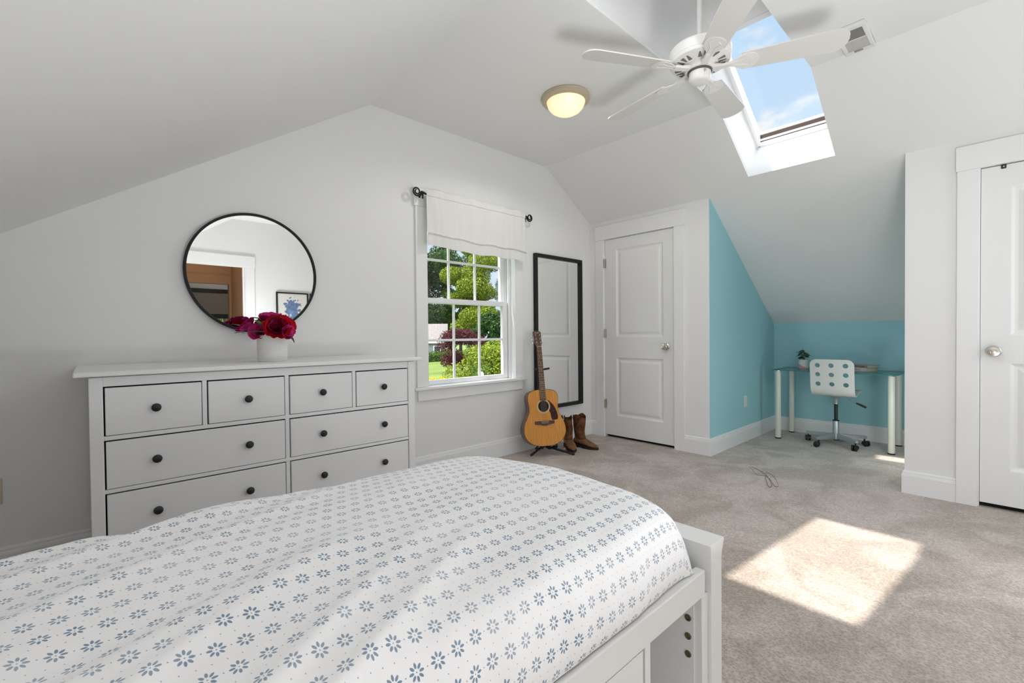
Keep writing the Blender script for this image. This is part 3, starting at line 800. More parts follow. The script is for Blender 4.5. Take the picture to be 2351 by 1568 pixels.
for (x0, x1) in ((.145,.843),(-.58,.125)):
    m = MB(); z0, z1 = .085, .424
    yf = RYf+.003
    rings = [[(x0,yf,z0),(x1,yf,z0),(x1,yf,z1),(x0,yf,z1)]]
    for ins, d in ((.048,0),(.050,.007),(.060,.009)):
        rings.append([(x0+ins,yf+d,z0+ins),(x1-ins,yf+d,z0+ins),(x1-ins,yf+d,z1-ins),(x0+ins,yf+d,z1-ins)])
    m.loft(rings, caps=False); m.add(rings[-1], [(0,1,2,3)])
    m.add(rings[0]+[(p[0],p[1]+.02,p[2]) for p in rings[0]], [(0,1,5,4),(1,2,6,5),(2,3,7,6),(3,0,4,7),(4,5,6,7)])
    d = m.build('drawer', M_bedp, bd)
    MB().lathe([(.008,0),(.007,.01),(.015,.016),(.016,.022),(.0001,.026)], axisM(((x0+x1)/2, yf+.009, .26), (0,-1,0)), 24).build('knob', M_bedp, d, smooth=40)
m = MB(); m.box(XL+.03,1.145,RYf+.026,BY1-.034,.434,.446); m.build('platform', M_bedp, bd)
m = MB(); m.box(XL+.012,XL+.05,BY0,BY1,0,.95); m.build('headboard', M_bedp, bd, bevel=.004)

# duvet
def dprof():
    P = [(.522,.494),(.508,.520),(.507,.565),(.528,.625),(.585,.664),(.76,.686),(1.02,.686),(1.24,.668),(1.38,.634),(1.450,.590),(1.495,.540),(1.508,.514),(1.512,.499)]
    return catmull([(p[0],p[1],0) for p in P], 11)
DP = dprof(); NT = len(DP)
XP = catmull([(XL+.06,0,0),(-.4,0,0),(.1,0,0),(.5,0,0),(.80,0,0),(.95,-.002,0),(1.03,-.008,0),(1.075,-.026,0),(1.104,-.062,0),(1.116,-.105,0),(1.112,-.145,0),(1.098,-.178,0),(1.090,-.192,0)], 20)
def wr(x, y):
    p = Vector((x, y, 0))
    w = 0
    # long folds that fan out from the near foot corner and the head
    f = noise.noise(Vector((x*1.2+y*.8, y*8.0-x*2.2, .3)))
    w += .011*f
    f2 = noise.noise(Vector((x*3.0+y*1.4, y*17-x*6.5, 3.1)))
    w += .0050*f2*(.5+.5*noise.noise(Vector((x*2, y*2, 9))))
    r = 1-abs(noise.noise(Vector((x*2.1 - y*1.2, y*7.0 - x*3.4, 6.2))))
    left = max(0, min(1, (.75-x)/.5))
    w += .022*(r**5)*left
    w += .010*noise.noise(Vector((x*2.2, y*2.6, 12)))
    return w
vs = []; uvs = []
su = [0]
for i in range(1, len(XP)): su.append(su[-1] + (XP[i]-XP[i-1]).length)
sv = [0]
for j in range(1, NT): sv.append(sv[-1] + (DP[j]-DP[j-1]).length)
for j in range(NT):
    for i in range(len(XP)):
        X = XP[i].x; dz = XP[i].y; y = DP[j].x; z = DP[j].y
        foot = max(0, min(1, (X-.80)/.30)); foot = foot*foot*(3-2*foot)
        near = max(0, min(1, (.70-y)/.20)); far = max(0, min(1, (y-1.2)/.30))
        near = near*near; far = far*far
        y2 = y + .022*foot*near - .035*foot*far
        X2 = X - .030*(near+far)*max(0, min(1, (X-.9)/.2))
        z2 = z + dz*(1 if z > .5 else max(0, (z-.40)/.10))
        topness = max(0, min(1, (z-.50)/.12))
        w = wr(X2, y2)*topness*(1-.5*foot)
        # ruffles along the near edge and around the corner
        ed = max(0, 1-abs(sv[j]-.09)/.10)
        ruf = (noise.noise(Vector((X2*17+y2*4, .5+sv[j]*2, 1)))*.012 + (1-2*abs(noise.noise(Vector((X2*11-y2*2+3, sv[j]*1.5, 6)))))*.007)*ed*max(0, min(1, (X2-.1)/.5))
        y2 -= ruf; X2 += ruf*foot*.6
        if True: z2 = max(z2, .4945 + .001*(1+noise.noise(Vector((X2*9, 0, 3)))))
        vs.append((X2, y2, z2+w)); uvs.append((su[i], sv[j] + .012*noise.noise(Vector((su[i]*2, sv[j]*2, 5)))))
nx = len(XP)
m = MB(); m.v = vs; m.f = [(j*nx+i, j*nx+i+1, (j+1)*nx+i+1, (j+1)*nx+i) for j in range(NT-1) for i in range(nx-1)]
me = bpy.data.meshes.new('duvet'); me.from_pydata(m.v, [], m.f)
uv = me.uv_layers.new(name='UVMap')
for l in me.loops: uv.data[l.index].uv = uvs[l.vertex_index]
me.polygons.foreach_set('use_smooth', [True]*len(me.polygons)); me.materials.append(M_duvet)
du = bpy.data.objects.new('duvet', me); COL.objects.link(du)
tag(du, 'white duvet printed with small grey-blue flowers covering the bed', 'duvet')
du.modifiers.new('sub','SUBSURF').render_levels = 1

# ------------------------------------------------------------------ guitar
GP0 = Vector((2.975, 2.770, .096))
GA = Vector((.070, .160, 1.002)).normalized(); GNn = Vector((-.46, -.885, 0)); GNn = (GNn - GA*GNn.dot(GA)).normalized(); GLt = GA.cross(GNn)
GLt = -GLt if GLt.dot(RT) < 0 else GLt
GM = Matrix((GLt, GA, GNn)).transposed()          # local x right, y up the neck, z out of the top
gt = thing('guitar', 'acoustic guitar with honey spruce top resting on a black floor stand', 'guitar', GP0, GM)
def gl(m, nm, mt, **kw): return m.build(nm, mt, kw.pop('parent', gt), local=True, **kw)
half = catmull([(0.0,0,0),(.075,.004,0),(.140,.030,0),(.184,.080,0),(.1985,.135,0),(.188,.200,0),(.160,.255,0),(.141,.298,0),(.1365,.330,0),(.140,.375,0),(.145,.418,0),(.138,.460,0),(.110,.490,0),(.060,.5025,0),(0,.505,0)], 6)
outl = [(p.x,p.y) for p in half] + [(-p.x,p.y) for p in reversed(half[1:-1])]
SH = [(.0505*math.cos(2*PI*k/40), .352+.0505*math.sin(2*PI*k/40)) for k in range(40)]
def sc2(o, k): return [(p[0]*k, .25+(p[1]-.25)*k) for p in o]
gl(MB().prism(outl, [], lambda a,b:(a,b,-.108-.010*(.505-b)/.5), lambda a,b:(a,b,-.003)), 'body', M_mahog, bevel=.003, smooth=40)
gl(MB().prism(sc2(outl,.992), [SH], lambda a,b:(a,b,-.0032), lambda a,b:(a,b,.0006)), 'soundboard', M_spruce, smooth=40)
gl(MB().lathe([(.050,.0002),(.050,-.0)], Matrix.Translation((0,.352,0)), 40, caps=False).lathe([(.0495,-.0026),(.0001,-.0026)], Matrix.Translation((0,.352,0)), 40, caps=False), 'soundhole', M_dark)
o1 = sc2(outl, 1.0012); o2 = sc2(outl, .984)
gl(MB().prism(o1, [o2], lambda a,b:(a,b,-.0025), lambda a,b:(a,b,.0010)), 'binding', M_rosedark)
m = MB()
for (r0,r1) in ((.0515,.0570),(.0590,.0625)):
    m.lathe([(r0,.0006),(r0,.0012),(r1,.0012),(r1,.0006)], Matrix.Translation((0,.352,0)), 48, caps=False)
gl(m, 'rosette', M_cream2)
pg = [(.034,.410),(.058,.397),(.086,.370),(.108,.336),(.122,.300),(.131,.258),(.129,.238),(.119,.228),(.086,.226),(.072,.230),(.066,.246),(.061,.290)]
pg += [(.0645*math.cos(a), .352+.0645*math.sin(a)) for a in [-.70,-.4,-.1,.25,.55,.80]]
gl(MB().prism(pg, [], lambda a,b:(a,b,.0007), lambda a,b:(a,b,.0022)), 'pickguard', M_guard, smooth=30)
br = [(-.092,.222),(-.092,.196),(-.070,.193),(-.045,.190),(-.020,.183),(0,.180),(.020,.183),(.045,.190),(.070,.193),(.092,.196),(.092,.222),(0,.223)]
bg = gl(MB().prism(br, [], lambda a,b:(a,b,.0006), lambda a,b:(a,b,.0085)), 'bridge', M_rosedark, bevel=.0015)
gl(MB().box(-.038,.038,.2135,.2160,.008,.0115), 'saddle', M_cream2, parent=bg)
for k in range(6):
    gl(MB().sphere((-.0275+.011*k,.2035,.0095), .0032, 10, 6), 'bridge_pin', M_cream2, parent=bg, smooth=40)
FB0, FB1 = .403, .893
def fbw(y): return .0285 + (.0218-.0285)*(y-FB0)/(FB1-FB0)
fbo = gl(MB().loft([[(-fbw(y),y,.0008),(fbw(y),y,.0008),(fbw(y),y,.0070),(0,y,.0082),(-fbw(y),y,.0070)] for y in (FB0,FB1)]), 'fretboard', M_rose)
m = MB()
y = FB1; Ls = FB1-.216
fr = []
for k in range(1, 21):
    yy = FB1 - Ls*(1-2**(-k/12))
    if yy > FB0+.003:
        fr.append(yy); w = fbw(yy); gl(MB().box(-w, w, yy-.0008, yy+.0008, .007, .0092), 'fret', M_hinge, parent=fbo)
m = MB()
for k in (3,5,7,9,12,15):
    yy = (fr[k-1]+fr[k-2])/2
    for xx in ((-.009,.009) if k == 12 else (0,)): gl(MB().lathe([(.0032,.0078),(.0032,.0090)], Matrix.Translation((xx,yy,0)), 12), 'fret_dot', M_cream2, parent=fbo)
nk = []
for t in range(9):
    y = .455 + (FB1-.455)*t/8; w = fbw(y)*.985; d = .021 if y > .5 else .021+.03*(1-(y-.455)/.045)
    nk.append([(w*math.cos(PI+PI*k/10), y, .001 + d*math.sin(PI+PI*k/10)) for k in range(11)])
gl(MB().loft(nk), 'neck', M_mahog, smooth=50)
gl(MB().box(-.0215,.0215,FB1,FB1+.004,.002,.0105), 'nut', M_cream2)
HY = FB1+.004; TI = .23
def hd(a, b): return (a, HY+(b)*math.cos(TI), .0035-b*math.sin(TI))
def hd0(a, b): p = hd(a,b); return (p[0], p[1]-.014*math.sin(TI), p[2]-.014*math.cos(TI))
ho = [(-.022,0),(-.0255,.012),(-.0330,.030),(-.0335,.060),(-.0365,.100),(-.0400,.135),(-.0390,.147),(-.024,.1535),(-.010,.158),(.004,.157),(.016,.152),(.030,.149),(.0375,.141),(.0370,.130),(.0335,.100),(.0325,.060),(.0320,.030),(.0255,.012),(.022,0)]
hs = gl(MB().prism(ho, [], hd0, hd), 'headstock', M_mahog, bevel=.0015)
for sx in (-1, 1):
    for k in range(3):
        b = .040+.036*k; p = Vector(hd(sx*.020, b))
        m = MB(); m.lathe([(.0045,0),(.0045,.003),(.0028,.004),(.0028,.016),(.0001,.016)], axisM(p, (0,math.sin(TI),math.cos(TI))), 12)
        q = Vector(hd0(sx*.033, b)); m.tube([q-Vector((sx*.006,0,.004)), q+Vector((sx*.014,0,-.004))], .0025, 8)
        m.sphere(q+Vector((sx*.019,0,-.004)), .0075, 12, 8, (.75,1.15,.6))
        gl(m, 'tuning_peg', M_chrome, parent=hs, smooth=45)
m = MB()
for k in range(6):
    x0 = -.0275+.011*k; x1 = -.0178+.00712*k
    q = Vector(hd((-.020 if k < 3 else .020), .040+.036*(k if k < 3 else 5-k)))
    m.tube([(x0,.2035,.010),(x0,.2148,.0122),(x1,FB1+.002,.0112),(q.x,q.y,q.z+.006)], .0005, 5)
gl(m, 'strings', simple('bronze_string', (.55,.45,.32), .55, 1))
cu = bpy.data.curves.new('headstock_lettering', 'FONT'); cu.body = 'Fender'; cu.size = .0165; cu.shear = .35; cu.align_x = 'CENTER'; cu.extrude = .0002
tx0 = bpy.data.objects.new('lettering_curve', cu); COL.objects.link(tx0)
tme = bpy.data.meshes.new_from_object(tx0.evaluated_get(bpy.context.evaluated_depsgraph_get())); bpy.data.objects.remove(tx0)
tx = bpy.data.objects.new('headstock_lettering', tme); COL.objects.link(tx); tme.materials.clear(); tme.materials.append(M_cream2)
tx.parent = hs; p = hd(-.002, .132)
tx.location = (p[0], p[1], p[2]+.0006); tx.rotation_euler = (-TI, 0, .10)

# guitar stand
st = thing('guitar_stand', 'black tubular guitar stand with rubber cradle under the guitar', 'guitar stand', (3.06, 2.86, 0))
def gw(x, y, z): return GP0 + GM @ Vector((x, y, z))
hub = gw(.0, -.022, -.085); hub.z = .085
m = MB()
m.tube([hub, (2.905,2.884,.012)], .010, 10); m.build('leg', M_black, st, smooth=40)
MB().tube([hub, (3.185,2.644,.012)], .010, 10).build('leg', M_black, st, smooth=40)
MB().tube([hub, (3.150,2.985,.012)], .010, 10).build('leg', M_black, st, smooth=40)
for p in ((2.903,2.886,.0115),(3.188,2.641,.0115),(3.152,2.987,.0115)):
    c = Vector(p); d = (c-hub).normalized(); MB().tube([c-d*.025, c+d*.012], .0112, 12).build('rubber_foot', M_rubber, st, smooth=40)
nkp = gw(0, .690, -.060)
MB().tube([hub, hub+(nkp-hub)*.5, nkp], [.009,.009,.007], 10).build('upright', M_black, st, smooth=40)
m = MB(); m.sphere(hub, .020, 16, 10, (1.1,1.1,.9)); m.build('hub', M_black, st, smooth=50)
for sx in (-1, 1):
    pts = catmull([hub, gw(sx*.055,-.030,-.075), gw(sx*.085,-.012,-.045), gw(sx*.090,-.011,.012), gw(sx*.090,.006,.022)], 5)
    MB().tube(pts, .0078, 10).build('cradle_arm', M_black, st, smooth=40)
    MB().tube([gw(sx*.090,-.013,-.03), gw(sx*.090,-.013,.012), gw(sx*.090,.008,.022)], .0105, 10).build('cradle_pad', M_rubber, st, smooth=40)
m = MB(); m.tube(catmull([gw(-.050,.690,.012), gw(-.048,.690,-.030), gw(-.03,.690,-.052), nkp, gw(.03,.690,-.052), gw(.058,.690,-.030), gw(.075,.690,.015)], 5), .0088, 10); m.build('neck_rest', M_rubber, st, smooth=40)

# ------------------------------------------------------------------ boots
def boot(loc, yaw, lean, label, k=1.0, slump=0):
    t = thing('cowboy_boot', label, 'boot', loc, Matrix.Rotation(yaw, 3, 'Z'), group='pair of cowboy boots by the guitar')
    b = lambda m, nm, mt, **kw: m.build(nm, mt, t, local=True, **kw)
    n = 28
    def ring(cx, z, rx, ry, tilt=0, dip=0, pow_=2.0):
        R = []
        for i in range(n):
            a = 2*PI*i/n; c, s_ = math.cos(a), math.sin(a)
            x = rx*abs(c)**(2/pow_)*(1 if c > 0 else -1); y = ry*abs(s_)**(2/pow_)*(1 if s_ > 0 else -1)
            zz = z + tilt*x + dip*(c*c)
            R.append((cx+x, y, zz))
        return R
    # shaft (local +x is the toe)
    S = [(.012,.055,.062,.036,0),(.008,.085,.060,.038,0),(.000,.115,.052,.040,0),(-.006,.150,.052,.044,0),(-.006,.195,.058,.049,0),(-.004,.240,.062,.053,0),(-.004,.275,.064,.054,0),(-.004,.290,.065,.054,.0)]
    rings = [ring(cx - lean*z, z*k, rx, ry*(1-slump*.35*(z > .2)), 0, 0, 2.2) for (cx,z,rx,ry,_) in S]
    top = ring(-.004-lean*.30, .300*k, .066, .054*(1-slump*.35), 0, 0, 2.2)
    top = [(x,y,z + (.020 if False else 0) + .022*math.cos(2*math.atan2(y, (x+.004+lean*.30)))*-1 + .004) for (x,y,z) in top]
    rings.append(top)
    inn = [(x*.93+(-.004-lean*.3)*.07,y*.92,z-.003) for (x,y,z) in top]; rings.append(inn)
    rings.append([(x*.9,y*.88,.20*k) for (x,y,z) in inn])
    m = MB(); m.loft(rings, caps=False); sh = b(m, 'shaft', M_boot, smooth=55)
    sh.modifiers.new('s','SUBSURF').render_levels = 1
    # foot
    F = [(-.068,.020,.020,.052),(-.058,.034,.024,.092),(-.035,.041,.024,.105),(.000,.042,.021,.106),(.045,.043,.018,.096),(.085,.046,.016,.080),(.120,.047,.014,.064),(.155,.040,.013,.052),(.185,.026,.014,.042),(.202,.010,.016,.032)]
    rg = []
    for (x, hw, z0, z1) in F:
        R = []
        for i in range(20):
            a = 2*PI*i/20; yy = hw*math.cos(a)
            zz = (z0+z1)/2 + (z1-z0)/2*math.sin(a)*(1 if math.sin(a) > 0 else .85)
            R.append((x, yy, zz))
        rg.append(R)
    m = MB(); m.loft(rg); ft = b(m, 'foot', M_bootfoot, smooth=60); ft.modifiers.new('s','SUBSURF').render_levels = 1
    # stitched pull straps
    for sy in (-1, 1):
        m = MB(); m.tube(catmull([(-.004-lean*.3, sy*.053, .235*k), (-.004-lean*.3, sy*.060, .285*k), (-.004-lean*.3, sy*.058, .318*k), (-.004-lean*.3, sy*.048, .285*k)], 4), .005, 6)
        b(m, 'pull_strap', M_boot, smooth=40)
    so = catmull([(-.062,.030,0),(-.04,.038,0),(.03,.0385,0),(.09,.044,0),(.13,.0445,0),(.175,.031,0),(.205,.010,0)], 5)
    ol = [(p.x,p.y) for p in so] + [(p.x,-p.y) for p in reversed(so)]
    m = MB(); m.prism(ol, [], lambda a,c:(a,c,.0245-.024*min(1,max(0,(a+.02)/.08))), lambda a,c:(a,c,.034-.0175*min(1,max(0,(a+.02)/.08))))
    b(m, 'sole', M_sole)
    m = MB(); m.loft([[(-.064+.006*q+.060*q0, sgn*(.034), z) for (q0,sgn) in ((0,-1),(1,-1),(1,1),(0,1))] for (q,z) in ((1,0.0005),(0,.026))]); b(m, 'heel', M_sole, bevel=.004)
    return t
boot((3.375,2.855,0), math.radians(-125), .02, 'tan cowboy boot half hidden behind the guitar, its shaft slumped', .98, .9)
boot((3.475,2.795,0), math.radians(-85), .0, 'brown suede cowboy boot standing upright nearest the closet door', 1.0, 0)

# ------------------------------------------------------------------ desk, chair, plant, books
dk = thing('glass_desk', 'glass-topped desk on four cream tube legs in the teal alcove', 'desk', (5.42, 1.13, 0))
MB().box(5.160,5.655,.630,1.632,.7005,.7085).build('top', M_deskglass, dk)
m = MB(); e = .0004
m.box(5.160-.001,5.160+.0035,.630,1.632,.7002,.7088); m.box(5.651,5.656,.630,1.632,.7002,.7088); m.box(5.16,5.655,.629,.6335,.7002,.7088); m.box(5.16,5.655,1.6285,1.633,.7002,.7088)
m.build('top_edge', M_edge, dk)
for (x,y) in ((5.193,1.585),(5.612,1.580),(5.196,.680),(5.618,.683)):
    l = MB().lathe([(.0262,.010),(.0262,.690),(.024,.692)], Matrix.Translation((x,y,0)), 28).build('leg', M_cream, dk, smooth=40)
    MB().lathe([(.0272,0),(.0272,.011),(.026,.012)], Matrix.Translation((x,y,0)), 28).build('foot_cap', M_rubber, l, smooth=40)
    MB().lathe([(.030,.6925),(.030,.700)], Matrix.Translation((x,y,0)), 28).build('mount_plate', M_chrome, l, smooth=40)

ch = thing('desk_chair', 'white swivel chair with a bent plywood shell pierced by nine round holes', 'chair', (5.27, 1.105, 0))
cl = lambda m, nm, mt, parent=ch, **kw: m.build(nm, mt, parent, local=True, **kw)
prof = catmull([(-.174,.830,0),(-.171,.795,0),(-.166,.74,0),(-.158,.66,0),(-.150,.585,0),(-.138,.530,0),(-.110,.496,0),(-.070,.486,0),(-.020,.497,0),(.040,.514,0),(.110,.522,0),(.180,.518,0),(.225,.505,0),(.245,.490,0)], 10)
pl = [0]
for i in range(1,len(prof)): pl.append(pl[-1]+(prof[i]-prof[i-1]).length)
TL = pl[-1]
def pat(s):
    s = max(0,min(TL,s))
    i = max(1, next((k for k in range(len(pl)) if pl[k] >= s), len(pl)-1))
    t = (s-pl[i-1])/(pl[i]-pl[i-1]); p = prof[i-1].lerp(prof[i], t); d = (prof[i]-prof[i-1]).normalized()
    return p, Vector((-d.y, d.x, 0))
HWc = .174
rc = .055; ol = []
def arc(cx, cy, a0, a1, r, n=8): return [(cx+r*math.cos(a0+(a1-a0)*k/n), cy+r*math.sin(a0+(a1-a0)*k/n)) for k in range(n+1)]
def lin(a, b, n): return [(a[0]+(b[0]-a[0])*k/n, a[1]+(b[1]-a[1])*k/n) for k in range(1,n)]
c1 = arc(-HWc+rc, rc, 1.5*PI, PI, rc); c2 = arc(-HWc+.05, TL-.05, PI, .5*PI, .05); c3 = arc(HWc-.05, TL-.05, .5*PI, 0, .05); c4 = arc(HWc-rc, rc, 0, -.5*PI, rc)
ol = c1 + lin(c1[-1],c2[0],34) + c2 + lin(c2[-1],c3[0],12) + c3 + lin(c3[-1],c4[0],34) + c4 + lin(c4[-1],c1[0],12)
hol = []
for w in (-.110,0,.110):
    for s in (.057,.145,.235): hol.append((w,s))
V2 = [Vector(p) for p in ol]; E2 = [(i,(i+1)%len(ol)) for i in range(len(ol))]
HR = .0215
for (w,s) in hol:
    b0 = len(V2); V2 += [Vector((w+HR*math.cos(2*PI*k/24), s+HR*math.sin(2*PI*k/24))) for k in range(24)]; E2 += [(b0+k, b0+(k+1)%24) for k in range(24)]
ni = 0
for i in range(1,18):
    for j in range(1,44):
        p = Vector((-HWc+2*HWc*i/18, TL*j/44))
        ins = min(p.x+HWc, HWc-p.x, p.y, TL-p.y) > .008
        if p.y < rc+.004 and abs(p.x) > HWc-rc and (Vector((abs(p.x)-(HWc-rc), p.y-rc)).length > rc-.006): ins = False
        if p.y > TL-.06 and abs(p.x) > HWc-.06: ins = False
        if any((p-Vector(h)).length < HR+.006 for h in hol): ins = False
        if ins: V2.append(p)
rv, re_, rf, *_ = geometry.delaunay_2d_cdt(V2, E2, [], 0, 1e-6)
keep = []
for f in rf:
    c = sum((rv[i] for i in f), Vector((0,0)))/len(f)
    if any((c-Vector(h)).length < HR*.985 for h in hol): continue
    if c.y < rc and abs(c.x) > HWc-rc and Vector((abs(c.x)-(HWc-rc), c.y-rc)).length > rc*.999: continue
    if c.y > TL-.05 and abs(c.x) > HWc-.05 and Vector((abs(c.x)-(HWc-.05), c.y-TL+.05)).length > .05: continue
    keep.append(f)
vv = []
for p in rv:
    q, nrm = pat(p.y); bow = .020*(1-(p.x/HWc)**2)*max(0, 1-p.y/.30)
    vv.append((q.x - bow*1.0, p.x, q.y))
m = MB(); m.add(vv, keep)
shell = cl(m, 'shell', M_chair, smooth=45)
so = shell.modifiers.new('thick','SOLIDIFY'); so.thickness = .010; so.offset = 0
es = shell.modifiers.new('edges','EDGE_SPLIT'); es.split_angle = math.radians(42)
m = MB(); m.lathe([(.026,.075),(.026,.235),(.024,.238)], Matrix(), 28); cl(m, 'gas_column', M_alu, smooth=40)
m = MB(); m.lathe([(.0275,.232),(.0275,.240),(.015,.242),(.015,.40)], Matrix(), 24); cl(m, 'piston', M_blackp, smooth=40)
m = MB(); m.lathe([(.019,.395),(.019,.440),(.030,.455),(.050,.470),(.055,.478)], Matrix(), 28); cl(m, 'seat_mount', M_alu, smooth=40)
m = MB(); m.box(-.09,.10,-.07,.07,.476,.484); cl(m, 'mount_plate', M_alu, bevel=.002)
lv = cl(MB().tube(catmull([(.02,-.02,.465),(.02,-.08,.462),(.01,-.13,.425),(.005,-.175,.410)],5), .0045, 8), 'lever', M_alu, smooth=40)
cl(MB().loft([[(.0+a*w,y,z+b*h) for (a,b) in ((-1,-1),(1,-1),(1,1),(-1,1))] for (y,z,w,h) in ((-.158,.417,.008,.006),(-.180,.409,.010,.009),(-.225,.388,.011,.010),(-.235,.385,.008,.006))]), 'lever_grip', M_blackp, parent=lv, smooth=40)
cl(MB().lathe([(.030,.055),(.036,.062),(.036,.098),(.030,.110),(.026,.112)], Matrix(), 24), 'hub', M_alu, smooth=40)
cl(MB().lathe([(.022,.046),(.022,.056)], Matrix(), 20), 'hub_cap', M_blackp, smooth=40)
for k in range(5):
    a = math.radians(14+72*k); d = Vector((math.cos(a), math.sin(a), 0)); s = Vector((-d.y, d.x, 0))
    R = []
    for (r, w, z0, z1) in ((.020,.017,.066,.108),(.12,.0155,.070,.104),(.245,.0135,.072,.098),(.252,.012,.074,.096)):
        R.append([tuple(d*r + s*(w*a_) + Vector((0,0,z))) for (a_,z) in ((-1,z0),(1,z0),(1,z1-.004),(.7,z1),(-.7,z1),(-1,z1-.004))])
    leg = cl(MB().loft(R), 'base_spoke', M_alu, smooth=35)
    # caster trails towards -y side
    c = d*.236; tr = Vector((math.cos(a-1.1), math.sin(a-1.1), 0)); cc = c + tr*.018; ax = Vector((-tr.y, tr.x, 0))
    m = MB()
    for sgn in (-1, 1):
        m.lathe([(.010,.004),(.0245,.005),(.0255,.009),(.0250,.018),(.019,.022),(.0001,.023)], axisM(cc + Vector((0,0,.0257)), ax*sgn), 24)
    m.tube([c+Vector((0,0,.050)), c+Vector((0,0,.074))], .007, 10)
    hood = [cc + Vector((0,0,.0257)) + (tr*math.cos(t)*-1 + Vector((0,0,1))*math.sin(t))*.028 for t in np.linspace(-.3, 2.2, 10)]
    m.loft([[h + ax*x for x in (-.024,.024)] + [h*1 + (h-cc-Vector((0,0,.0257)))*-.12 + ax*x for x in (.024,-.024)] for h in hood])
    cl(m, 'caster', M_blackp, parent=leg, smooth=40)

pt = thing('potted_plant', 'small green plant in a white and blush pot on the glass desk', 'potted plant', (5.475, 1.432, .7092))
m = MB(); m.lathe([(.0420,0),(.0440,.004),(.0445,.092),(.0435,.094),(.0405,.094),(.0400,.078),(.0001,.078)], Matrix(), 40)
def dip_mat():
    mm, nt, b = nodes('dipped_pot'); L = nt.links
    tc = N(nt, 'ShaderNodeTexCoord'); sp = N(nt, 'ShaderNodeSeparateXYZ'); L.new(tc.outputs['Object'], sp.inputs[0])
    k = math_node(nt, 'ADD', math_node(nt, 'MULTIPLY', sp.outputs[1], .42), math_node(nt, 'MULTIPLY', math_node(nt, 'SINE', math_node(nt, 'MULTIPLY', sp.outputs[1], 60)), .004))
    lim = math_node(nt, 'ADD', k, .031)
    f = math_node(nt, 'LESS_THAN', sp.outputs[2], lim)
    mx = N(nt, 'ShaderNodeMix', data_type='RGBA'); L.new(f, mx.inputs['Factor'])
    mx.inputs['A'].default_value = (.74,.74,.73,1); mx.inputs['B'].default_value = (.62,.42,.42,1)
    L.new(mx.outputs['Result'], b.inputs['Base Color']); b.inputs['Roughness'].default_value = .5; return mm
m.build('pot', dip_mat(), pt, local=True, smooth=40)
rnd = random.Random(5)
for k in range(14):
    a = 2*PI*k/14*1.0 + rnd.uniform(-.3,.3); r = rnd.uniform(.015,.052); h = .125 + rnd.uniform(-.005,.065)*(1.2 - r*8)
    tip = Vector((math.cos(a)*r, math.sin(a)*r, h)); 
    m = MB(); m.tube(catmull([(math.cos(a)*.008, math.sin(a)*.008, .076), (tip.x*.5, tip.y*.5, .076+(h-.076)*.65), tuple(tip)], 4), .0013, 6)
    s = pt_s = m.build('stem', M_house, pt, local=True, smooth=40)
    out = Vector((math.cos(a), math.sin(a), -.35 - .5*(k % 2))).normalized(); sd = Vector((-math.sin(a), math.cos(a), 0)); nrm = out.cross(sd)
    L_ = rnd.uniform(.042,.058); Wd = L_*.52; vsx = []
    lobes = [(-.18,.0),(-.10,.62),(.12,.98),(.38,.95),(.62,.66),(.84,.32),(1.0,.02)]
    mm = MB(); ringv = []
    for (t,w) in lobes:
        for u in (-1,-.5,0,.5,1):
            ringv.append(tip + out*(L_*(t - .16*(1-abs(u))*(1 if t < 0 else 0))) + sd*(u*w*Wd) + nrm*(-.006*abs(u)*w + .005*math.sin(t*3)))
    mm.add(ringv, [(j*5+i, j*5+i+1, (j+1)*5+i+1, (j+1)*5+i) for j in range(len(lobes)-1) for i in range(4)])
    lf = mm.build('leaf', M_house, s, local=True, smooth=60); lf.modifiers.new('s','SUBSURF').render_levels = 1

def spine_mat(name, base, ink, seed, extra=None):
    """printed spine: rows of small illegible letter strokes"""
    mm, nt, b = nodes(name); L = nt.links
    tc = N(nt, 'ShaderNodeTexCoord'); sp = N(nt, 'ShaderNodeSeparateXYZ'); L.new(tc.outputs['Object'], sp.inputs[0])
    n = N(nt, 'ShaderNodeTexNoise'); n.noise_dimensions = '2D'; n.inputs['Scale'].default_value = 1; n.inputs['Detail'].default_value = 0
    cb = N(nt, 'ShaderNodeCombineXYZ'); L.new(math_node(nt, 'MULTIPLY', sp.outputs[0], 330), cb.inputs[0]); L.new(math_node(nt, 'MULTIPLY', sp.outputs[2], 160), cb.inputs[1])
    L.new(cb.outputs[0], n.inputs['Vector'])
    ink_m = math_node(nt, 'GREATER_THAN', n.outputs['Fac'], .52)
    zb = math_node(nt, 'LESS_THAN', math_node(nt, 'ABSOLUTE', sp.outputs[2]), .0075)
    xb = math_node(nt, 'LESS_THAN', math_node(nt, 'ABSOLUTE', math_node(nt, 'ADD', sp.outputs[0], seed)), .055)
    f = math_node(nt, 'MULTIPLY', math_node(nt, 'MULTIPLY', ink_m, zb), xb)
    mx = N(nt, 'ShaderNodeMix', data_type='RGBA'); L.new(f, mx.inputs['Factor'])
    mx.inputs['A'].default_value = (*base, 1); mx.inputs['B'].default_value = (*ink, 1)
    L.new(mx.outputs['Result'], b.inputs['Base Color']); b.inputs['Roughness'].default_value = .45; return mm
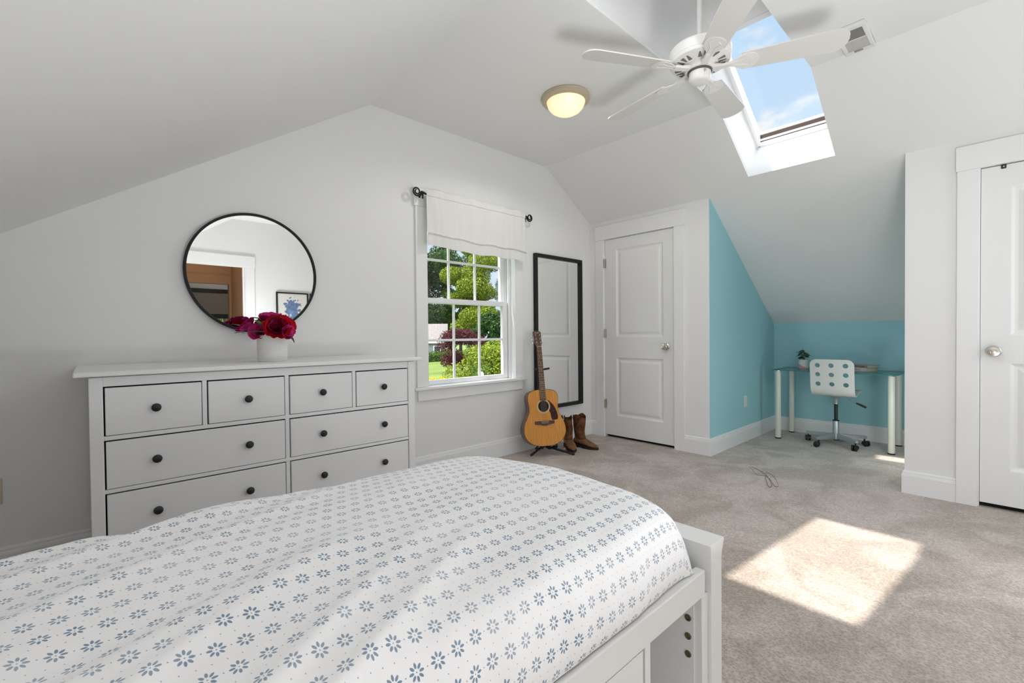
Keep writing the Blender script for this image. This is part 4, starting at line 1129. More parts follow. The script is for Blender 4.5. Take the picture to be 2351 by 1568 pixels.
def book(name, loc, yaw, L_, W_, T, cov, ink, label, seed):
    t = thing(name, label, 'book', loc, Matrix.Rotation(yaw, 3, 'Z'), group='paperbacks stacked on the glass desk')
    # spine along local x at y=0, pages towards +y
    zc = T/2
    def B(m, nm, mt, **kw):
        m.v = [(x,y,z-zc) for (x,y,z) in m.v]; o = m.build(nm, mt, t, local=True, **kw); o.location = (0,0,zc); return o
    B(MB().box(-L_/2+.003,L_/2-.0025,.002,W_-.003,.0012,T-.0012), 'pages', M_paper)
    m = MB(); m.box(-L_/2,L_/2,0,W_,0,.0012); m.box(-L_/2,L_/2,0,W_,T-.0012,T); m.box(-L_/2,L_/2,0,.002,0,T)
    B(m, 'cover', spine_mat(name+'_cover', cov, ink, seed), bevel=.0005)
by = math.radians(62)
book('book', (5.435,.975,.7092), by+PI, .190,.150,.034, (.60,.56,.54), (.20,.03,.05), 'thicker pale paperback lying at the bottom of the stack on the desk', .02)
book('book', (5.445,.962,.7436), by+PI-.06, .182,.142,.024, (.40,.26,.25), (.06,.03,.03), 'thinner reddish paperback lying on top of the pale one', -.01)

# ------------------------------------------------------------------ outlets
def outlet(loc, nrm, label, mat, blank=False):
    t = thing('wall_outlet', label, 'outlet', loc, axisM((0,0,0), nrm, Vector((0,0,1)).cross(Vector(nrm))).to_3x3())
    m = MB(); m.box(-.036,.036,-.058,.058,0,.0055); m.build('plate', mat, t, local=True, bevel=.0025)
    if blank: return
    for s in (-1,1):
        r = MB().box(-.0165,.0165,s*.021-.0145,s*.021+.0145,.0055,.0075).build('receptacle', mat, t, local=True, bevel=.004)
        m = MB(); m.box(-.0075,-.0055,s*.021-.001,s*.021+.0075,.0074,.0078); m.box(.0055,.0075,s*.021+.000,s*.021+.0070,.0074,.0078); m.lathe([(.0023,.0074),(.0023,.0078)], Matrix.Translation((0,s*.021-.0075,0)), 12)
        m.build('slots', M_dark, r, local=True)
    MB().lathe([(.003,.0055),(.002,.0065)], Matrix(), 12).build('screw', M_chrome, t, local=True)
outlet((3.030, GW, .405), (0,-1,0), 'white outlet on the window wall half hidden by the guitar', M_plate)
outlet((4.838, AL, .400), (0,-1,0), 'white outlet on the teal alcove wall', M_plate)
outlet((-.330, GW, .405), (0,-1,0), 'almond outlet plate cut off at the left edge of the photo', M_almond, True)

# ------------------------------------------------------------------ carpet thread
m = MB()
def cz(pts): return catmull([(x,y,.0025) for (x,y) in pts], 6)
A0 = Vector((3.95,1.34)); A1 = Vector((3.49,1.11)); dA = A1-A0; pA = Vector((-dA.y, dA.x)).normalized()
def at(t, o): q = A0 + dA*t + pA*o; return (q.x, q.y)
m.tube(cz([at(0,-.06),at(.15,-.02),at(.35,.01),at(.6,.02),at(.85,.015),at(.98,.0),at(.95,-.012),at(.75,-.008),at(.5,.0)]), .0016, 5)
m.tube(cz([at(.28,.02),at(.32,.05),at(.5,.065),at(.75,.06),at(.92,.05),at(.9,.03),at(.6,.025),at(.45,.005)]), .0013, 5)
m.tube(cz([at(.02,-.075),at(.25,-.06),at(.42,-.05),at(.44,-.02),at(.43,.01)]), .0012, 5)
th = m.build('thread', M_string, smooth=60); tag(th, 'loose tangle of brown thread lying on the carpet before the alcove', 'thread')

# ------------------------------------------------------------------ ceiling fan
FC = Vector((2.42, 1.115, 0)); FT = Matrix.Translation(FC)
fn = thing('ceiling_fan', 'white five-blade ceiling fan hanging on a rod in the skylight shaft', 'ceiling fan', (2.42, 1.115, 2.5))
MB().tube([FC+Vector((0,0,2.62)), FC+Vector((0,0,3.66))], .0135, 16).build('rod', M_fan, fn, smooth=40)
MB().lathe([(.014,3.60),(.055,3.615),(.068,3.65),(.068,3.735)], FT, 32).build('canopy', M_fan, fn, smooth=40)
MB().lathe([(.014,2.655),(.030,2.655),(.034,2.625),(.075,2.615),(.125,2.607),(.147,2.599),(.1535,2.592),(.1535,2.588),(.156,2.585),(.156,2.545),(.1535,2.541),(.1535,2.535),(.149,2.527),(.138,2.521),(.075,2.512),(.070,2.512)], FT, 64).build('motor_housing', M_fan, fn, smooth=30)
mh = [o for o in fn.children if o.name.startswith('motor_housing')][0]; M_slot = simple('slot_shadow', (.16,.155,.15), .8)
for k in range(25):
    if k % 5 == 0: continue
    a = 2*PI*(k+.5)/25 + math.radians(40); up = k % 2 == 0
    pts = []
    for (r, da) in (((.128,-.085),(.128,.085),(.092,.03),(.092,-.03)) if up else ((.130,-.025),(.130,.025),(.092,.11),(.092,-.11))):
        zz = 2.5115 + (r-.075)*(.0095/.063) ; pts.append((FC.x+r*math.cos(a+da), FC.y+r*math.sin(a+da), zz))
    lowr = [(x,y,z-.0012) for (x,y,z) in pts]
    MB().loft([pts, lowr]).build('vent_slot', M_slot, mh)
MB().lathe([(.074,2.5125),(.074,2.488),(.070,2.485),(.062,2.484)], FT, 48).build('flywheel', M_fan, fn, smooth=40)
MB().lathe([(.062,2.487),(.062,2.478),(.056,2.474)], FT, 40).build('gap_ring', simple('fan_gap', (.10,.09,.08), .7), fn, smooth=40)
sw = MB().lathe([(.0555,2.478),(.0555,2.448),(.0540,2.441),(.0535,2.437),(.047,2.428),(.035,2.424),(.0001,2.4225)], FT, 48).build('switch_housing', M_fan, fn, smooth=40)
cd = Vector((-.62,-.78,0)).normalized()
m = MB(); c = FC + cd*.056 + Vector((0,0,2.462)); m.lathe([(.0055,0),(.0055,.004),(.003,.006)], axisM(c, cd), 12)
m.tube([c+cd*.006, c+cd*.006+Vector((0,0,-.004)), c+cd*.004+Vector((0,0,-.042))], .0009, 6); m.build('pull_chain', M_hinge, sw, smooth=40)
for ang in (6.5, 78.5, 150.5, 222.5, 294.5):
    a = math.radians(ang - 4.8*0); R = Matrix.Rotation(a, 4, 'Z')
    pitch = Matrix.Rotation(math.radians(-13), 4, 'X')
    # blade: local x outward
    bo = [(.205,-.056),(.60,-.070)] + [(.60+.055*math.sin(t), -.070+.0) if False else (.604+.058*math.sin(t), -.012-.058*math.cos(t)) for t in np.linspace(0.05, PI/2, 7)] + [(.664,.0)] + [(.604+.058*math.sin(t), .012-.058*math.cos(t)) for t in np.linspace(PI/2, PI-.05, 7)] + [(.60,.070),(.205,.056),(.198,.045),(.198,-.045)]
    Mb = FT @ Matrix.Translation((0,0,2.494)) @ R @ pitch
    bl = MB().prism(bo, [], lambda p,q: Mb @ Vector((p,q,-.003)), lambda p,q: Mb @ Vector((p,q,.003))).build('blade', M_blade, fn, bevel=.0012)
    # bracket (blade iron): arm from the flywheel and a leaf shaped plate under the blade
    io = catmull([(.120,.016,0),(.160,.020,0),(.190,.040,0),(.225,.051,0),(.262,.040,0),(.278,.0,0),(.262,-.040,0),(.225,-.051,0),(.190,-.040,0),(.160,-.020,0),(.120,-.016,0)], 5)
    Mi = Mb
    m = MB()
    m.prism([(p.x,p.y) for p in io], [], lambda p,q: Mi @ Vector((p,q,-.0075)), lambda p,q: Mi @ Vector((p,q,-.0032)))
    tr = [(.262-.0,.0)]
    pts = [Mi @ Vector((x,y,-.0078)) for (x,y) in ((.13,.012),(.20,.013),(.235,.028),(.248,.012))]
    m.tube(pts, .0028, 6)
    pts = [Mi @ Vector((x,y,-.0078)) for (x,y) in ((.13,-.012),(.20,-.013),(.235,-.028),(.248,-.012))]
    m.tube(pts, .0028, 6)
    A = FT @ R
    ring = []
    for (x, z, w, h) in ((.060,2.494,.017,.010),(.085,2.492,.016,.009),(.110,2.4885,.0145,.007),(.150,2.488,.0155,.005)):
        ring.append([A @ Vector((x, yy, z+zz)) for (yy,zz) in ((-w,-h),(w,-h),(w,h),(-w,h))])
    m.loft(ring)
    m.build('blade_bracket', M_fan, bl, smooth=35, bevel=.0012)

# ------------------------------------------------------------------ ceiling lamp and vent
LP = Vector((2.462, 2.082, CZ)); LT = Matrix.Translation(LP)
lm = thing('ceiling_lamp', 'lit dome lamp with tan rim on the flat ceiling strip', 'ceiling lamp', LP)
MB().lathe([(.150,0),(.165,-.003),(.167,-.010),(.164,-.016),(.166,-.021),(.158,-.030),(.146,-.036),(.134,-.038),(.130,-.030)], LT, 64, caps=False).build('rim', M_lamprim, lm, smooth=30)
def dome_mat():
    m = bpy.data.materials.new('lamp_glass'); m.use_nodes = True; nt = m.node_tree; b = nt.nodes['Principled BSDF']; L = nt.links
    b.inputs['Base Color'].default_value = (.85,.78,.65,1); b.inputs['Roughness'].default_value = .25
    tc = N(nt, 'ShaderNodeTexCoord'); v = N(nt, 'ShaderNodeVectorMath', operation='DISTANCE'); v.inputs[1].default_value = (-.035,-.03,-.075)
    L.new(tc.outputs['Object'], v.inputs[0])
    r = N(nt, 'ShaderNodeValToRGB'); e = r.color_ramp.elements
    e[0].position = .02; e[0].color = (1.0,.80,.50,1); e[1].position = .17; e[1].color = (.88,.53,.20,1)
    L.new(v.outputs['Value'], r.inputs['Fac']); L.new(r.outputs['Color'], b.inputs['Emission Color']); b.inputs['Emission Strength'].default_value = .86
    return m
MB().lathe([(.133,-.034),(.131,-.045),(.122,-.068),(.104,-.090),(.076,-.107),(.042,-.117),(.012,-.120),(.0001,-.120)], LT, 64, caps=False).build('dome', dome_mat(), lm, smooth=60)

vt = thing('ceiling_vent', 'square white ceiling vent with a half open louvre grille', 'vent', (3.17, .577, CZ))
vx0,vx1,vy0,vy1 = 3.020,3.327,.508,.648
m = MB(); zt = CZ-.018
m.box(vx0,vx0+.038,vy0,vy1,zt,CZ-.001); m.box(vx1-.040,vx1,vy0,vy1,zt,CZ-.001); m.box(vx0+.038,vx1-.040,vy0,vy0+.020,zt,CZ-.001); m.box(vx0+.038,vx1-.040,vy1-.020,vy1,zt,CZ-.001); m.box(vx0+.146,vx0+.153,vy0+.02,vy1-.02,zt,CZ-.003)
m.build('frame', M_plate, vt, bevel=.003)
MB().box(vx0+.01,vx1-.01,vy0+.01,vy1-.01,CZ-.004,CZ-.001).build('dark_duct', M_dark, vt)
m = MB()
for k in range(14):
    x = vx0+.043+k*.0075; m.box(x,x+.0028,vy0+.02,vy1-.02,zt+.002,zt+.009)
m.build('grille', simple('grille_grey', (.33,.31,.28), .6), vt)
m = MB(); m.box(vx0+.153,vx1-.040,vy0+.02,vy1-.02,zt+.004,zt+.006)
for k in range(18):
    x = vx0+.156+k*.0063; m.box(x,x+.0040,vy0+.02,vy1-.02,zt+.001,zt+.005)
m.build('shutter', simple('shutter_grey', (.60,.58,.54), .6), vt)
MB().box(vx1-.036,vx1-.020,vy0+.055,vy0+.095,zt-.004,zt+.001).build('slider', M_hinge, vt, bevel=.001)

# ------------------------------------------------------------------ things on the rear wall and the hall (seen in the round mirror)
def coral_mat():
    mm, nt, b = nodes('coral_print'); L = nt.links
    tc = N(nt, 'ShaderNodeTexCoord'); mp = N(nt, 'ShaderNodeMapping'); L.new(tc.outputs['Object'], mp.inputs[0])
    v = N(nt, 'ShaderNodeTexVoronoi'); v.feature = 'DISTANCE_TO_EDGE'; v.inputs['Scale'].default_value = 85
    n = N(nt, 'ShaderNodeTexNoise'); n.inputs['Scale'].default_value = 22; n.inputs['Detail'].default_value = 4
    L.new(mp.outputs[0], v.inputs['Vector']); L.new(mp.outputs[0], n.inputs['Vector'])
    d = N(nt, 'ShaderNodeVectorMath', operation='LENGTH'); mp2 = N(nt, 'ShaderNodeMapping'); mp2.inputs['Scale'].default_value = (1.15,0,.85); L.new(tc.outputs['Object'], mp2.inputs[0]); L.new(mp2.outputs[0], d.inputs[0])
    edge = math_node(nt, 'LESS_THAN', math_node(nt, 'ADD', d.outputs['Value'], math_node(nt, 'MULTIPLY', math_node(nt, 'SUBTRACT', n.outputs['Fac'], .5), .30)), .125)
    br = math_node(nt, 'GREATER_THAN', math_node(nt, 'ADD', v.outputs['Distance'], math_node(nt, 'MULTIPLY', n.outputs['Fac'], .10)), .062)
    f = math_node(nt, 'MULTIPLY', edge, br)
    cr = N(nt, 'ShaderNodeValToRGB'); e = cr.color_ramp.elements; e[0].position = .35; e[0].color = (.025,.07,.21,1); e[1].position = .7; e[1].color = (.20,.34,.58,1); L.new(n.outputs['Fac'], cr.inputs['Fac'])
    mx = N(nt, 'ShaderNodeMix', data_type='RGBA'); L.new(f, mx.inputs['Factor']); mx.inputs['A'].default_value = (.72,.70,.67,1); L.new(cr.outputs['Color'], mx.inputs['B'])
    L.new(mx.outputs['Result'], b.inputs['Base Color']); b.inputs['Roughness'].default_value = .4; return mm
M_coral = coral_mat()
def picture(x0, x1, z0, z1, label):
    t = thing('framed_picture', label, 'picture', ((x0+x1)/2, RW, (z0+z1)/2), group=None)
    m = MB(); f = .018; ya, yb = RW+.003, RW+.025
    m.box(x0,x0+f,ya,yb,z0,z1); m.box(x1-f,x1,ya,yb,z0,z1); m.box(x0+f,x1-f,ya,yb,z0,z0+f); m.box(x0+f,x1-f,ya,yb,z1-f,z1)
    m.build('frame', M_black, t)
    MB().box(x0+f,x1-f,ya,RW+.012,z0+f,z1-f).build('print', M_coral, t)
picture(2.035, 2.487, 1.24, 1.752, 'black framed blue coral print, the one whole in the round mirror')
picture(2.515, 2.967, 1.24, 1.752, 'second black framed coral print, cut by the mirror rim')

HZ = 2.36; HD = -2.20
structure(MB().box(-.6, 3.0, -5.6, RW-.05, -.12, -.001), 'floor_hall', M_carpet, 'carpet of the hall beyond the doorway', 'floor')
m = MB(); m.box(1.675,1.75,HD,RW-.121,0,HZ)
structure(m, 'wall_hall_right', M_tan, 'tan hall wall just inside the doorway in the mirror', 'wall')
m = MB(); m.box(-.6,1.0,HD-.1,HD,0,HZ); m.box(1.0,1.645,HD-.1,HD,1.925,HZ); m.box(1.645,1.75,HD-.1,HD,0,HZ); m.box(1.0,1.645,HD,HD+.008,2.06,2.075)
structure(m, 'wall_hall_far', M_tan, 'tan hall wall with an opening to the room beyond, in the mirror', 'wall')
structure(MB().box(-.6,3.0,-5.6,RW-.10,HZ,HZ+.1), 'ceiling_hall', M_tan, 'tan hall ceiling above the doorway in the mirror', 'ceiling')
structure(MB().box(-.7,-.6,-5.6,RW-.10,-.1,HZ+.1), 'wall_hall_left', M_wall, 'side wall of the hall, out of the photo', 'wall')
structure(MB().box(2.9,3.0,-5.6,RW-.10,-.1,HZ+.1), 'wall_hall_side', M_wall, 'side wall of the room beyond the hall', 'wall')
HB = -4.6; hx0,hx1,hz0,hz1 = 1.15,2.45,.85,1.80
out = [(-.7,-.1),(3.0,-.1),(3.0,HZ+.1),(-.7,HZ+.1)]
structure(MB().prism(out, [[(hx0,hz0),(hx1,hz0),(hx1,hz1),(hx0,hz1)]], lambda a,b:(a,HB,b), lambda a,b:(a,HB-.12,b)), 'wall_hall_end', M_wall, 'pale end wall with a window seen through the hall in the mirror', 'wall')
hw = thing('window_4', 'white muntined window glimpsed through the hall in the round mirror', 'window', (1.8, HB, 1.2), kind='structure')
m = MB()
for x in (hx0,1.58,2.01,hx1-.05): m.box(x,x+.05,HB-.08,HB-.04,hz0,hz1)
for z in (hz0,1.32,hz1-.05): m.box(hx0,hx1,HB-.08,HB-.04,z,z+.05)
m.build('sash', M_vinyl, hw); MB().box(hx0,hx1,HB-.061,HB-.059,hz0,hz1).build('pane', M_glass, hw)
rb = thing('roller_blind', 'dark grey roller blind half lowered over the window in the mirror', 'blind', (1.8, HB+.02, 1.9))
MB().box(hx0-.06,hx1+.06,HB+.012,HB+.02,1.56,1.98).build('fabric', simple('blind_grey', (.30,.29,.25), .8), rb)
MB().box(hx0-.06,hx1+.06,HB+.008,HB+.03,1.47,1.56).build('hem_band', simple('blind_dark', (.03,.03,.03), .6), rb)
MB().box(hx0-.08,hx1+.08,HB+.005,HB+.07,1.98,2.05).build('head_rail', M_black, rb)
hl = thing('hall_lamp', 'small warm recessed lamp in the hall ceiling, in the mirror', 'ceiling lamp', (1.22,-1.75,HZ))
MB().lathe([(.07,-.002),(.07,-.010),(.05,-.012)], Matrix.Translation((1.22,-1.75,HZ)), 24).build('trim_ring', M_lamprim, hl)
MB().lathe([(.05,-.0125),(.0001,-.0125)], Matrix.Translation((1.22,-1.75,HZ)), 24, caps=False).build('bulb', emis('hall_bulb', (1,.62,.25), 6), hl)

# ------------------------------------------------------------------ outdoors
GZ = -2.75
def ground_z(x, y): return GZ
structure(MB().grid(2, 2, lambda u, v: (-120+320*u, GW+1.0+160*v, GZ)), 'lawn', simple('lawn_grass', (.100,.150,.012), .9, var=.25, vscale=.35), 'sunlit green lawn seen below through the window', 'lawn')
def rock(v): return v
def leaves_mesh(blobs, n, size, seed):
    """n random leaf quads near the skins of ellipsoid blobs (cx,cy,cz,rx,ry,rz)"""
    r = np.random.default_rng(seed)
    w = np.array([b[3]*b[5]+b[4]*b[5]+b[3]*b[4] for b in blobs]); w = w/w.sum()
    idx = r.choice(len(blobs), n, p=w); B = np.array(blobs)[idx]
    d = r.normal(size=(n,3)); d /= np.linalg.norm(d,axis=1)[:,None]
    rad = np.where(r.random(n) < .75, r.uniform(.80,1.05,n), r.uniform(.3,.9,n))[:,None]
    P = B[:,:3] + d*B[:,3:6]*rad
    nv = d + r.normal(scale=.6,size=(n,3)); nv /= np.linalg.norm(nv,axis=1)[:,None]
    t = np.cross(nv, r.normal(size=(n,3))); t /= np.linalg.norm(t,axis=1)[:,None]; bt = np.cross(nv,t)
    s = size*r.uniform(.6,1.3,n)[:,None]
    vs = np.stack([P-t*s, P-bt*s*.55+nv*s*.15, P+t*s, P+bt*s*.55+nv*s*.15],1).reshape(-1,3)
    fs = np.arange(4*n).reshape(-1,4)
    me = bpy.data.meshes.new('leaves'); me.from_pydata(vs.tolist(), [], fs.tolist()); return me
def tree(name, label, x, y, h, rw, mat, n=7000, size=.17, trunk=.16, group=None, base=.28, seed=0, cat='tree', clumps=26):
    t = thing(name, label, cat, (x,y,GZ), group=group)
    rnd = random.Random(seed*13+5); blobs = []
    for k in range(clumps):
        f = rnd.random(); zc = h*(base + (1-base)*f)
        prof_ = math.sin(PI*min(1, .18+.80*f))**.7; a = rnd.uniform(0,2*PI); q = rw*prof_*math.sqrt(rnd.random())*.85
        br_ = rw*rnd.uniform(.26,.44)
        blobs.append((x+q*math.cos(a), y+q*math.sin(a), GZ+min(zc, h-br_*.7), br_, br_, br_*.72))
    me = leaves_mesh(blobs, n, size, seed)
    o = bpy.data.objects.new('crown', me); COL.objects.link(o); me.materials.append(mat); o.parent = t; W[o] = W[t]
    me.transform(W[t].inverted())
    if trunk:
        m = MB(); m.tube([(x,y,GZ-.1),(x+.1,y,GZ+h*.3),(x-.1,y+.1,GZ+h*.75)], [trunk*1.2,trunk,trunk*.4], 10); m.build('trunk', M_bark, t, smooth=40)
    return t
def gx(u_slope, Y): return u_slope*Y
# tall woodland edge beyond the neighbour's house
specs = [
 ('tree','tall dark tree at the left behind the neighbour house',.640,84,27,7.5,LEAF_DARK,9000),
 ('tree','tall dark-leaved tree in the middle gap, sky showing through its top',.705,90,30,6.5,LEAF_DARK,6500),
 ('tree','mid green tree between the dark ones and the bright maple',.738,80,18,4.2,LEAF_MID,6500),
 ('tree','bright yellow-green maple filling the upper middle of the window',.800,60,20,5.6,LEAF_LIME,11000),
 ('tree','tall green tree at the right side of the window',.900,72,26,7.0,LEAF_MID,11000),
 ('tree','dark green tree standing low behind the yellow-green bush',.880,52,7.0,4.2,LEAF_DARK,7000),
 ('tree','dark tree far left of the window view',.49,86,28,9,LEAF_DARK,5000),
 ('tree','green tree far right of the window view',1.06,74,27,8.5,LEAF_MID,6000),
 ('tree','green tree beyond the right edge of the window view',1.27,76,27,9,LEAF_DARK,5000),
 ('tree','dark tree beyond the left edge of the window view',.33,90,28,10,LEAF_DARK,4500)]
for i,(nm,lb,s,Y,h,rw,mt,n) in enumerate(specs):
    tree(nm, lb, s*Y, Y, h, rw, mt, int(n*(2.6 if mt is LEAF_DARK else 4.2)), .25 if mt is LEAF_DARK else .155, .30, 'trees beyond the lawn', .22 if mt is not LEAF_DARK else .12, i+1)
tree('red_maple','dark red Japanese maple in front of the neighbour house',.742*39, 39, 4.5, 2.75, LEAF_RED, 13000, .09, .10, None, .22, 31, 'tree', 30)
tree('bush','yellow-green leafy bush close below the window',.830*20, 20, 3.25, 2.15, LEAF_LIME, 15000, .068, .06, None, .10, 41, 'bush', 34)
tree('bush','yellow-green leafy bush rising highest at the right of the window',.900*21, 21, 3.6, 1.9, LEAF_LIME, 13000, .068, .06, None, .10, 43, 'bush', 30)
# hedge by the house
hd_ = thing('hedge', 'low clipped green hedge along the neighbour house', 'hedge', (.665*57, 57, GZ))
bl = [(.60*57+k*1.0, 57+.1*k, GZ+.7, .8,.7,.85) for k in range(9)]
me = leaves_mesh(bl, 3500, .14, 77); o = bpy.data.objects.new('foliage', me); COL.objects.link(o); me.materials.append(LEAF_HEDGE); o.parent = hd_; me.transform(W[hd_].inverted())
fl = thing('flower_bed', 'clump of yellow flowers at the near edge of the lawn', 'flowers', (.66*33, 33, GZ))
me = leaves_mesh([(.648*33+k*.9, 33-.2*k, GZ+.12, .32,.32,.18) for k in range(2)], 260, .08, 78); o = bpy.data.objects.new('blooms', me); COL.objects.link(o); me.materials.append(leaf_mat('yellow_bloom',(.45,.32,.005),(.8,.6,.02))); o.parent = fl; me.transform(W[fl].inverted())
# neighbour house
HD_ = Vector((.574,.819,0)); HX = Vector((.819,-.574,0)); HO = Vector((.6965*62, 62, 0))
hs_ = thing('house', 'grey neighbour house with pale shingle roof beyond the lawn', 'house', (HO.x-5, HO.y+3, GZ))
def hp(a, b, z): q = HO + HX*a + HD_*b; return (q.x, q.y, z)
def hbox(m, a0, a1, b0, b1, z0, z1):
    return m.add([hp(a,b,z) for z in (z0,z1) for (a,b) in ((a0,b0),(a1,b0),(a1,b1),(a0,b1))], [(0,3,2,1),(4,5,6,7),(0,1,5,4),(1,2,6,5),(2,3,7,6),(3,0,4,7)])
hbox(MB(), -18, -.45, 0, 9, GZ, .05).build('walls', M_siding, hs_)
m = MB(); m.prism([(-.5,0),(4.5,2.95),(9.5,0),(9.5,.16),(4.5,3.12),(-.5,.16)], [], lambda a,b: hp(-18.3,a,b), lambda a,b: hp(0,a,b)); m.build('roof', M_shingle, hs_)
m = MB(); hbox(m, -18.3, 0, -.52, -.40, -.16, .12); hbox(m, -.62, -.42, -.03, .1, GZ, 0); m.build('white_trim', M_trim, hs_)
wn = hbox(MB(), -2.35, -1.15, -.07, 0, -2.05, -.55).build('window', M_trim, hs_)
hbox(MB(), -2.2, -1.3, -.085, -.06, -1.9, -.7).build('pane', M_winpane, wn)

# greenery outside the hall window
tree('tree', 'green tree outside the far window glimpsed in the mirror', 2.4, -11, 6.0, 3.2, LEAF_LIME, 5000, .12, .12, None, .2, 51)

# ------------------------------------------------------------------ world sky with soft clouds
w = bpy.data.worlds.new('World'); sc.world = w; w.use_nodes = True; nt = w.node_tree; L = nt.links
bg = nt.nodes['Background']; tc = N(nt, 'ShaderNodeTexCoord')
sp = N(nt, 'ShaderNodeSeparateXYZ'); L.new(tc.outputs['Generated'], sp.inputs[0])
r = N(nt, 'ShaderNodeValToRGB'); e = r.color_ramp.elements
e[0].position = 0; e[0].color = (.70,.82,.95,1); e[1].position = 1; e[1].color = (.20,.45,.90,1)
k = e.new(.50); k.color = (.55,.76,.985,1)
k = e.new(.66); k.color = (.44,.68,.98,1)
k = e.new(.80); k.color = (.33,.60,.96,1)
L.new(sp.outputs[2], r.inputs['Fac'])
mp = N(nt, 'ShaderNodeMapping'); mp.inputs['Scale'].default_value = (1,1,2.2); L.new(tc.outputs['Generated'], mp.inputs[0])
n = N(nt, 'ShaderNodeTexNoise'); n.inputs['Scale'].default_value = 7.5; n.inputs['Detail'].default_value = 7; n.inputs['Roughness'].default_value = .55
L.new(mp.outputs[0], n.inputs['Vector'])
lowc = N(nt, 'ShaderNodeMapRange'); lowc.inputs['From Min'].default_value = .45; lowc.inputs['From Max'].default_value = .62; lowc.inputs['To Min'].default_value = .12; lowc.inputs['To Max'].default_value = -.08
L.new(sp.outputs[2], lowc.inputs['Value'])
cm = N(nt, 'ShaderNodeMapRange'); cm.interpolation_type = 'SMOOTHSTEP'; cm.inputs['From Min'].default_value = .63; cm.inputs['From Max'].default_value = .80
L.new(math_node(nt, 'ADD', n.outputs['Fac'], lowc.outputs[0]), cm.inputs['Value'])
mx = N(nt, 'ShaderNodeMix', data_type='RGBA'); L.new(cm.outputs[0], mx.inputs['Factor']); L.new(r.outputs['Color'], mx.inputs['A']); mx.inputs['B'].default_value = (.93,.95,.98,1)
L.new(mx.outputs['Result'], bg.inputs['Color']); bg.inputs['Strength'].default_value = 1.0

# ------------------------------------------------------------------ lights
def sun(name, d, energy, ang, col=(1,1,1)):
    l = bpy.data.lights.new(name, 'SUN'); l.energy = energy; l.angle = math.radians(ang); l.color = col
    o = bpy.data.objects.new(name, l); COL.objects.link(o); o.rotation_euler = Vector(d).to_track_quat('-Z', 'Y').to_euler(); o.location = (0,0,12); return o
SUN_E, SKY_E, WEST_E, EAST_E, REAR_W, KEY_W, FILL_W = 6.8, 4.6, 4.5, 2.5, 6, 8, 11
sun('sun', (.500,-.197,-1), SUN_E, .9, (1,.93,.83))
sun('daylight', (0,0,-1), SKY_E, 150, (.96,.98,1.0))
sun('sky_fill_west', (.80,.02,-.55), WEST_E, 60, (.97,.985,1.0))  # extra low sky light, added to brighten the alcove side
sun('sky_fill_east', (-.80,.02,-.55), EAST_E, 60, (.97,.985,1.0))  # extra low sky light from the other side, added as fill
def lamp(name, loc, power, col, rad):
    l = bpy.data.lights.new(name, 'POINT'); l.energy = power; l.color = col; l.shadow_soft_size = rad
    o = bpy.data.objects.new(name, l); COL.objects.link(o); o.location = loc; return o
def area_fill(name, loc, d, sx, sy, power, col):
    l = bpy.data.lights.new(name, 'AREA'); l.shape = 'RECTANGLE'; l.size = sx; l.size_y = sy; l.energy = power; l.color = col
    o = bpy.data.objects.new(name, l); COL.objects.link(o); o.location = loc; o.rotation_euler = Vector(d).to_track_quat('-Z', 'Y').to_euler(); return o
area_fill('rear_fill', ((Q0+Q1)/2, RW-.135, (Q2+Q3)/2), (0,1,0), Q1-Q0, Q3-Q2, REAR_W, (.97,.985,1))  # added area light, fills the room through the invented rear opening
lamp('fill_right', (2.75,-.35,.40), KEY_W, (.95,.975,1), .30)  # added unseen fill from behind right, no fitting stands here
lamp('fill_left', (.45,-.60,.20), FILL_W, (.95,.975,1), .25)  # added unseen fill, set low to lift the ceilings
l = bpy.data.lights.new('bounce_fill', 'AREA'); l.shape = 'DISK'; l.size = .7; l.energy = 33; l.color = (.97,.985,1)  # added unseen disk shining up, fills the room off the ceiling
o = bpy.data.objects.new('bounce_fill', l); COL.objects.link(o); o.location = (1.35,-.40,.62); o.rotation_euler = Vector((.0,.12,1)).to_track_quat('-Z','Y').to_euler()
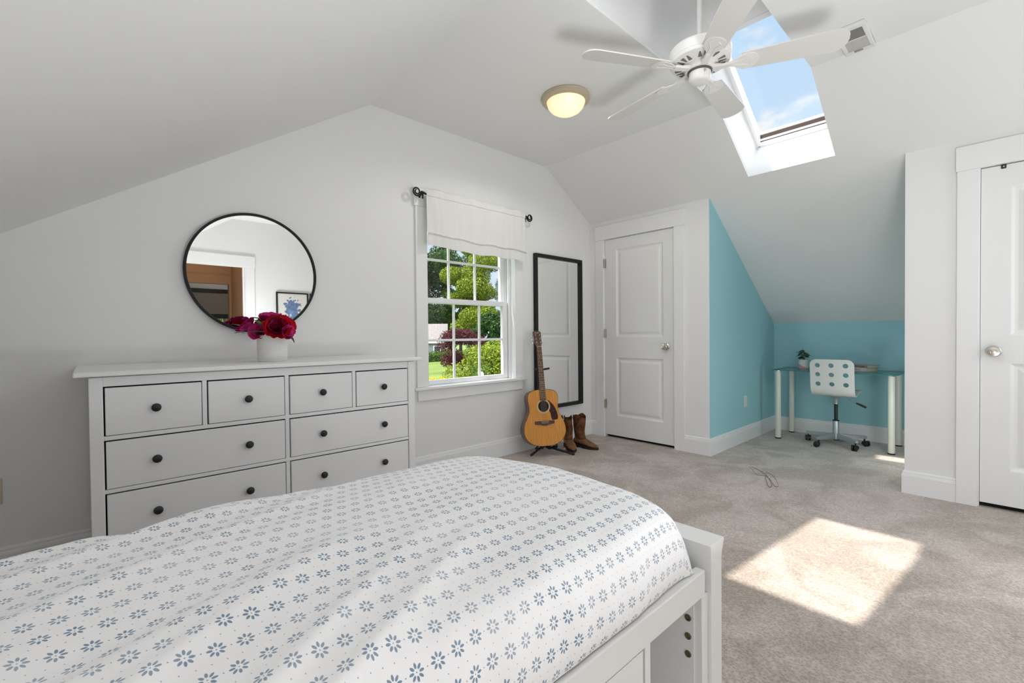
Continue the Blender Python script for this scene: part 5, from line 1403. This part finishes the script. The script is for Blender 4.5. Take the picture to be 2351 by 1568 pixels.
lamp('hall_light', (1.22,-1.75,2.25), 2.2, (1,.80,.58), .05)
lamp('hall_room_fill', (1.9,-3.4,2.2), 9, (1,.97,.92), .08)  # added light without a fitting, brightens the room beyond the hall
lamp('alcove_fill', (4.70,.505,.45), 4.0, (1,.97,.93), .04)  # hidden point light added in place of bounce off the sunlit carpet

l = bpy.data.lights.new('dome_lamp_light', 'SPOT'); l.energy = 17; l.spot_size = math.radians(168); l.spot_blend = .35; l.color = (1,.97,.92); l.shadow_soft_size = .04
o = bpy.data.objects.new('dome_lamp_light', l); COL.objects.link(o); o.location = (LP.x, LP.y, CZ-.14)
# ------------------------------------------------------------------ camera
cam = bpy.data.cameras.new('camera'); co = bpy.data.objects.new('camera', cam); COL.objects.link(co)
CAM_F, YAW, PITCH, ROLL = 1050.14, math.radians(42.84128), math.radians(.830724), math.radians(-.5446368)
f = Vector((math.sin(YAW), math.cos(YAW), 0)); rr = Vector((math.cos(YAW), -math.sin(YAW), 0)); uu = Vector((0,0,1))
f2 = f*math.cos(PITCH) - uu*math.sin(PITCH); u2 = uu*math.cos(PITCH) + f*math.sin(PITCH)
r3 = rr*math.cos(ROLL) + u2*math.sin(ROLL); u3 = u2*math.cos(ROLL) - rr*math.sin(ROLL)
Mc = Matrix((r3, u3, -f2)).transposed().to_4x4(); Mc.translation = (0,0,1.0887)
co.matrix_world = Mc; co.location = (0,0,1.0887); co.rotation_euler = Mc.to_euler()
cam.sensor_fit = 'HORIZONTAL'; cam.sensor_width = 36; cam.lens = CAM_F/2351*36; cam.clip_start = .02; cam.clip_end = 500
sc.camera = co

sc.view_settings.view_transform = 'Standard'; sc.view_settings.look = 'None'; sc.view_settings.gamma = 1; sc.view_settings.use_curve_mapping = False
sc.view_settings.exposure = 0.0
cy = sc.cycles
cy.use_denoising = True; cy.max_bounces = 14; cy.diffuse_bounces = 8; cy.glossy_bounces = 6; cy.transparent_max_bounces = 24; cy.sample_clamp_indirect = 6; cy.caustics_reflective = False; cy.caustics_refractive = False
